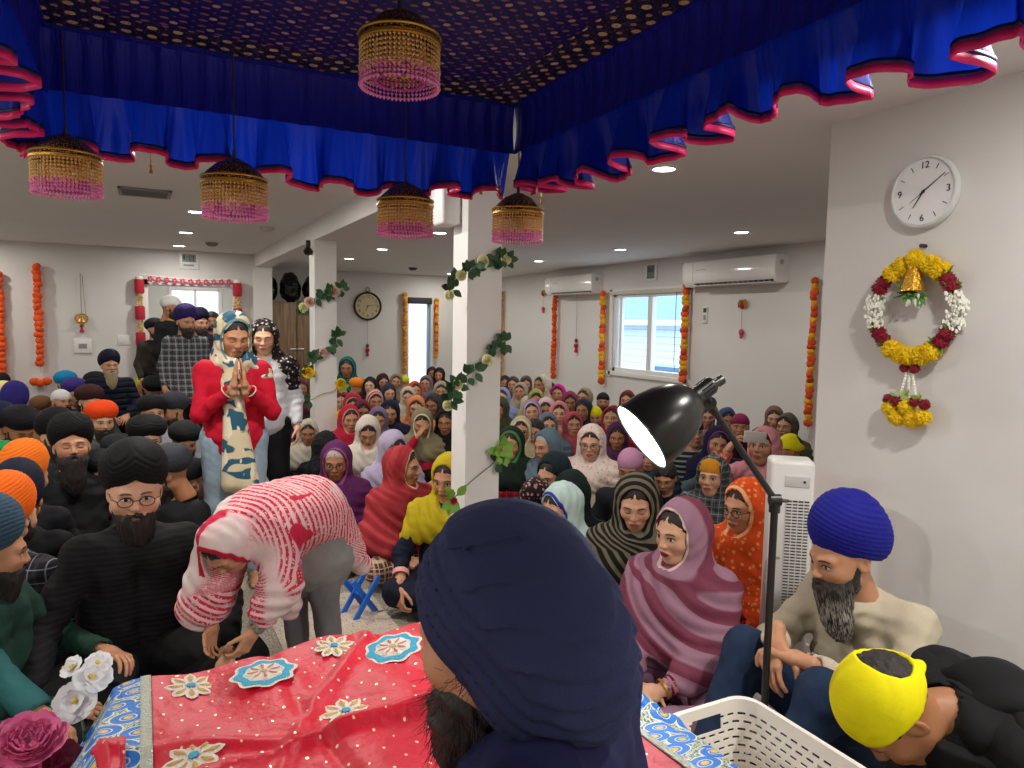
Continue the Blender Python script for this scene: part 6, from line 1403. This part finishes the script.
dm=t.math('MAXIMUM',dot(.062,0.,.042,.06),dot(.062,.5,.036,.045)); c=t.mix(dm,c,lin('#f0d9b0')); t.base(c,t.math('SUBTRACT',.5,t.math('MULTIPLY',dm,.2)),t.math('MULTIPLY',dm,.3)); t.bump(t.math('ADD',t.noise(v,22,4),t.math('MULTIPLY',dm,.5)),.5,.012); REDS=t.m
def paisley(base,name):
    t=NT(name); v=t.co(); X=t.xyz(v); n=t.noise(v,210,2,.8)
    net=t.mix(t.thr(n,.5,.05),lin('#4a5f6a'),lin('#c9cfb4'))
    nz=t.n('ShaderNodeMapping'); t.l(v,nz.inputs[0]); nz.inputs['Scale'].default_value=(15,25,15); nz.inputs['Rotation'].default_value=(0,0,.6)
    vo=t.n('ShaderNodeTexVoronoi',voronoi_dimensions='2D'); t.l(nz.outputs[0],vo.inputs['Vector']); vo.inputs['Scale'].default_value=1.; vo.inputs['Randomness'].default_value=.35; d=vo.outputs['Distance']
    
    c=t.mix(t.math('LESS_THAN',d,.52),net,lin('#d9dcc4')); c=t.mix(t.math('LESS_THAN',d,.47),c,lin(base)); c=t.mix(t.math('LESS_THAN',d,.24),c,lin('#cfd9d0')); c=t.mix(t.math('LESS_THAN',d,.20),c,lin(base)); c=t.mix(t.math('LESS_THAN',d,.13),c,lin('#e3b93a'))
    t.base(c,.4,.1); t.bump(n,.5,.004); return t.m
PAI=paisley('#1a72cc','paisley_border')
hfs(-.005,.79,FY0,1.80,150,180,'red_cloth',REDS); hfs(.79,.96,1.29,1.80,34,84,'red_cloth',REDS)
hfs(-.20,-.015,FY0,1.77,40,180,'paisley_border',PAI,.001); hfs(.795,1.0,FY0,1.30,44,100,'paisley_border',PAI,.001)
SILV=M('silver_braid','#b8bcae',.35,.5,bump=(220,1.))
hfs(-.022,-.002,FY0,1.80,5,180,'silver_braid',SILV,.003); hfs(.786,.80,FY0,1.30,5,120,'silver_braid',SILV,.003)
hfs(-.098,-.045,1.08,1.44,14,60,'red_fold',REDS,.008)
def medallion(px,py,kind,s_=1.):
    P=onz(px,py,ZC2+.03)
    for _ in range(4): P=onz(px,py,hz_(P.x,min(P.y,1.60))+.004)
    P.y=min(P.y,1.60)
    ex=(hz_(P.x+.02,P.y)-hz_(P.x-.02,P.y))/.04; ey=(hz_(P.x,P.y+.02)-hz_(P.x,P.y-.02))/.04
    nrm=Vector((-ex,-ey,1)).normalized(); q=Vector((0,0,1)).rotation_difference(nrm)
    c=Vector((P.x-.45,P.y-1.25,hz_(P.x,P.y)-.42+.002))
    def petals(n,r0_,r1_,w_,m,z,name,rot=0):
        b=MB()
        for i in range(n):
            a=2*PI*i/n+rot; u=Vector((math.cos(a),math.sin(a),0)); v_=Vector((-math.sin(a),math.cos(a),0)); V=[];
            pr=[(0,.25),(.25,.7),(.55,1),(.8,.8),(1,.1)]
            for tt,ww in pr:
                for k in (-1,0,1): V.append(c+q@(u*(r0_+(r1_-r0_)*tt)*s_+v_*w_*ww*k*s_+Vector((0,0,z*.5+(.002 if k==0 else 0)))))
            F=[(3*i_+k,3*i_+k+1,3*i_+k+4,3*i_+k+3) for i_ in range(4) for k in (0,1)]; b.add(V,F)
        b.obj(name,m,e)
    def disc(r_,m,z,name,sc=0,n=48):
        b=MB(); V=[c+q@Vector((0,0,z*.5+.001))]+[c+q@Vector((r_*s_*(1+sc*math.cos(8*2*PI*i/n))*math.cos(2*PI*i/n),r_*s_*(1+sc*math.cos(8*2*PI*i/n))*math.sin(2*PI*i/n),z*.5)) for i in range(n)]
        b.add(V,[(0,i+1,(i+1)%n+1) for i in range(n)]); b.obj(name,m,e)
    CRM=M('cream_thread','#e9dfd0',.6,bump=(260,1.)); CY=M('cyan_thread','#2aa6cc',.6,bump=(260,1.)); GD=M('gold_thread','#cda760',.5,bump=(260,1.))
    if kind=='blue':
        disc(.066,CRM,.001,'scalloped_patch',.08); disc(.058,CY,.0035,'cyan_ring',.09); disc(.041,CRM,.005,'inner_patch',.05); petals(8,.006,.040,.010,CRM,.007,'petal'); petals(8,.012,.034,.004,M('rose_thread','#c97a6a',.6),.0105,'petal_vein'); disc(.007,GD,.013,'centre')
    else:
        petals(8,.008,.052,.013,CRM,.003,'petal'); petals(8,.016,.044,.006,GD,.006,'petal_vein'); disc(.009,CY,.011,'centre')
medallion(264,672,'blue'); medallion(393,647,'blue'); medallion(346,711,'w'); medallion(194,756,'w'); medallion(186,648,'w'); medallion(318,618,'w',.9)
# white lace piece at the far right corner of the cloth
P=onz(424,600,.82); e2=empty('lace_doily',(P.x,P.y-.02,hz_(P.x,P.y-.02)+.004),.3,'small white lace doily standing on the far corner of the red cloth','doily')
V=[];F=[];n=60
for j,(r_,z_) in enumerate(((.03,0),(.035,.012),(.042,.024),(.048,.034))):
    for i in range(n): a=2*PI*i/n; k=1+.10*math.sin(9*a)*j/3; V.append((r_*k*math.cos(a)*1.3,r_*k*math.sin(a),z_+(.006*math.sin(9*a+1) if j==3 else 0)))
for j in range(3):
    for i in range(n): F.append((j*n+i,j*n+(i+1)%n,(j+1)*n+(i+1)%n,(j+1)*n+i))
o=mesh_obj('frill',V,F,M('lace','#ebe7de',.8,bump=(200,1.)),e2); o.modifiers.new('s','SOLIDIFY').thickness=.002
# ---------------- slotted basket
bx0,bx1,by0,by1=1.02,1.262,.76,1.20
e=empty('laundry_basket',((bx0+bx1)/2,(by0+by1)/2,.42),0,'off-white slotted plastic basket in front of the lamp pole','basket')
hx,hy=(bx1-bx0)/2,(by1-by0)/2; rc=.05
def rrect(hx,hy,rc,n):
    pts=[]; 
    segs=[((hx-rc,-hy),(hx-rc,-hy+rc),-90),((hx,hy-rc),(hx-rc,hy-rc),0),((-hx+rc,hy),(-hx+rc,hy-rc),90),((-hx,-hy+rc),(-hx+rc,-hy+rc),180)]
    P=[]
    for k,(st_,c,a0) in enumerate(segs):
        for i in range(9): a=R(a0+90*i/8); P.append((c[0]+rc*math.cos(a),c[1]+rc*math.sin(a)))
    P.append(P[0]); L=[0]
    for i in range(1,len(P)): L.append(L[-1]+math.dist(P[i],P[i-1]))
    for i in range(n):
        s_=L[-1]*i/n; k=max(j for j in range(len(L)-1) if L[j]<=s_+1e-9); t_=(s_-L[k])/max(L[k+1]-L[k],1e-9); pts.append((P[k][0]+(P[k+1][0]-P[k][0])*t_,P[k][1]+(P[k+1][1]-P[k][1])*t_))
    return pts
n=260; rows=41; Hh=.255; V=[];F=[]
for j in range(rows):
    z=.01+(Hh-.01)*j/(rows-1); k=.90+.10*j/(rows-1); PP=rrect(hx*k,hy*k,rc,n); V+=[(x,y,z) for x,y in PP]
for j in range(rows-1):
    for i in range(n):
        x,y,z=V[j*n+i]
        slot=(j%3==1) and ((i+(j//3%2)*3)%6<4) and 3<j<rows-4
        handle=(y>hy*.80 and abs(x+.0)<.045 and rows-12<j<rows-5)
        if slot or handle: continue
        F.append((j*n+i,j*n+(i+1)%n,(j+1)*n+(i+1)%n,(j+1)*n+i))
BSK=M('basket_white','#e6e0d6',.4); o=mesh_obj('slotted_wall',V,F,BSK,e,smooth=False); o.modifiers.new('s','SOLIDIFY').thickness=.0028
V=[];F=[]
for k,z in ((.985,Hh-.012),(1.0,Hh-.002),(1.03,Hh),(1.085,Hh-.001),(1.10,Hh-.006),(1.10,Hh-.016)): V+=[(x,y,z) for x,y in rrect(hx*k,hy*(1+(k-1)*.6),rc*1.05,n)]
for j in range(5):
    for i in range(n): F.append((j*n+i,j*n+(i+1)%n,(j+1)*n+(i+1)%n,(j+1)*n+i))
mesh_obj('rim',V,np.array(F),BSK,e)
boxo('floor_panel',(-hx*.88,-hy*.9,.004),(hx*.88,hy*.9,.012),BSK,e,.002)
V=[];F=[];m_=60
for j in range(m_):
    for i in range(m_):
        x=(i/(m_-1)-.5)*2*hx*.86; y=(j/(m_-1)-.5)*2*hy*.88; r_=(1-(abs(i/(m_-1)-.5)*2)**4)*(1-(abs(j/(m_-1)-.5)*2)**4); z=.02+r_*(.13+.02*math.sin(31*x+9*y)+.014*math.sin(-22*x+37*y+1)+.008*math.sin(70*x+50*y)); V.append((x,y,z))
F=[(j*m_+i,j*m_+i+1,(j+1)*m_+i+1,(j+1)*m_+i) for j in range(m_-1) for i in range(m_-1)]
tag(mesh_obj('folded_cloth',V,np.array(F),M('cream_cloth','#ddd6c6',.9,bump=(30,.6,.01)),loc=e.location),'crumpled cream cloth lying inside the white slotted basket','cloth')
# ---------------- flowers at the lower left
def petal_flower(c,par,m,n,L,W,cup,name,seed=0,layers=1,nr=(0,-.3,1)):
    rr=random.Random(seed); q=Vector((0,0,1)).rotation_difference(Vector(nr).normalized())
    for l in range(layers):
        k=1-.75*l/max(layers,1); nn=max(4,int(n*(k**.5)))
        b=MB()
        for i in range(nn):
            a=2*PI*i/nn+l*.7+rr.uniform(-.15,.15); V=[];F=[]; cu=cup+.9*l/max(layers,1); Ls=L*k*rr.uniform(.85,1.1)
            for u in range(6):
                tt=u/5; rad=Ls*(math.sin(min(tt*1.2,1.57))*math.cos(cu*tt)); z=Ls*math.sin(cu)*tt+ .010*l/max(layers,1)*L*10 - (.12*L*tt**4)
                for v_ in range(5):
                    s_=(v_/4-.5)*2; w_=W*k*(math.sin(PI*(.10+.80*tt))**.6)*s_; V.append(Vector(c)+q@Vector((rad*math.cos(a)-w_*math.sin(a),rad*math.sin(a)+w_*math.cos(a),z+.12*L*s_*s_*(.5+cu*.5)+rr.uniform(-.001,.001))))
            for u in range(5):
                for v_ in range(4): F.append((u*5+v_,u*5+v_+1,(u+1)*5+v_+1,(u+1)*5+v_))
            b.add(V,F)
        b.obj(name,m,par)
PK=M('peony_pink','#f272a8',.6,var=.35); PD=M('peony_deep','#e03a88',.6,var=.3); WF=M('petal_white','#e6e6e8',.55); CRD=M('crimson_petal','#8f0f34',.6,var=.3)
c1=atd(28,738,1.38); e=empty('peony_bouquet',(c1.x,c1.y,0),0,'big pink artificial peony with crimson petals in the lower left corner','flowers')
petal_flower((0,0,c1.z-.02),e,PK,9,.074,.034,.5,'pink_petal_ring',1,6,(.1,-.5,1)); petal_flower((-.01,-.03,c1.z-.055),e,PD,8,.07,.03,.2,'deep_pink_petal_ring',2,2,(0,-.4,1))
dc=rt*.062-up*.012; petal_flower((dc.x,dc.y,c1.z-.045+dc.z),e,CRD,6,.05,.028,.3,'crimson_petal_ring',4,3,(.6,-.5,.7))
b=MB()
for a in (-.4,.3,.9,1.6): leaf(b,(0,0,c1.z-.07),(math.cos(a),math.sin(a)-.6,-.25),.13,.07)
b.obj('leaf',M('dark_leaf','#2c4a36',.5),e)
b=MB(); b.tube([(0,0,.45),(0,0,c1.z-.06)],.004,8); b.obj('stem',STM,e); b=MB(); b.lathe([(0,0),(.06,0),(.075,.1),(.05,.3),(.035,.42),(.05,.5),(.045,.5),(.03,.42),(0,.1)],28); b.obj('vase',M('vase','#a9a49a',.3),e)
c2=atd(80,690,1.50); e=empty('orchid_spray',(c2.x,c2.y,0),0,'white artificial orchid flowers beside the blue paisley border','flowers')
for (px,py,D,L,nr,sd) in ((75,702,1.50,.046,(-.2,-.8,.5),1),(92,678,1.53,.040,(.3,-.6,.8),2),(72,668,1.55,.028,(-.5,-.4,.8),3),(98,664,1.56,.030,(.2,-.5,1),5)):
    p=atd(px,py,D)-Vector((c2.x,c2.y,0)); petal_flower(tuple(p),e,WF,5,L,L*.55,.25,'white_petal_ring',sd,2,nr); b=MB(); b.ball(tuple(p+Vector((0,-.006,.006))),.006,8); b.obj('yellow_lip',M('lip','#d9c04a',.5),e)
b=MB(); q=[atd(x,y,D)-Vector((c2.x,c2.y,0)) for x,y,D in ((84,730,1.47),(80,705,1.51),(86,682,1.54),(92,664,1.57))]; b.tube([(q[0].x,q[0].y,.45)]+[tuple(k) for k in interp([tuple(k) for k in q],14)],.0028,6); b.obj('stem',STM,e)
b=MB(); q0=q[0]; b.lathe([(0,0),(.05,0),(.06,.08),(.04,.3),(.045,.46),(.038,.46),(0,.1)],24,c=(q0.x,q0.y,0)); b.obj('vase',M('vase2','#c9c4b8',.3),e)
b=MB()
for a in (.2,1.2,2.4): leaf(b,(q0.x,q0.y,q0.z-.05),(math.cos(a),math.sin(a)-.5,.1),.07,.04)
b.obj('leaf',M('grey_leaf','#8a9a78',.6),e)
# blue folding stand and mat in the aisle
P=onz(366,607,.05); e=empty('folding_bookstand',(P.x,P.y,0),.3,'small bright blue crossed folding bookstand in the carpet aisle','bookstand'); BL=M('stand_blue','#1f6ad0',.35)
for s_,dy in ((1,-.012),(-1,.012),(1,.11),(-1,.13)):
    b=MB(); b.T=Matrix.Translation((0,dy,.10))@Matrix.Rotation(s_*.62,4,'Y'); b.box((-.015,-.006,-.125),(.015,.006,.125),.003); b.obj('blade',BL,e)
b=MB(); b.tube([(0,-.02,.10),(0,.14,.10)],.006,8); b.obj('pivot_rod',BL,e)
t=NT('speckled_mat'); v=t.co(); n=t.noise(v,75,2,.8); t.base(t.ramp(n,[(.35,lin('#7a7466')),(.5,lin('#c9c4b4')),(.6,lin('#b07a6a')),(.68,lin('#d8d2c0'))]),.9)
tag(boxo('patterned_mat',(.55,3.0,0),(1.12,3.95,.006),t.m),'pale speckled mat under the blue folding bookstand','mat')
DMK=damask()
def sheet(x0,x1,y0,y1,label):
    nx,ny=int((x1-x0)*24),int((y1-y0)*24); V=[(x0+(x1-x0)*i/(nx-1),y0+(y1-y0)*j/(ny-1),.008+.004*abs(math.sin(5*x0+3.1*i/ nx*6)*math.cos(j*.35))) for j in range(ny) for i in range(nx)]
    o=mesh_obj('floor_sheet',V,np.array([(j*nx+i,j*nx+i+1,(j+1)*nx+i+1,(j+1)*nx+i) for j in range(ny-1) for i in range(nx-1)]),DMK); tag(o,label,'sheet')
sheet(1.62,2.66,.5,3.1,'dark and white patterned floor sheet under the seated people right of the lamp')
sheet(-3.2,.30,1.75,3.9,'dark and white patterned floor sheet under the men at lower left')
sheet(.35,1.35,4.65,5.9,'dark and white patterned floor sheet beyond the bowing person')
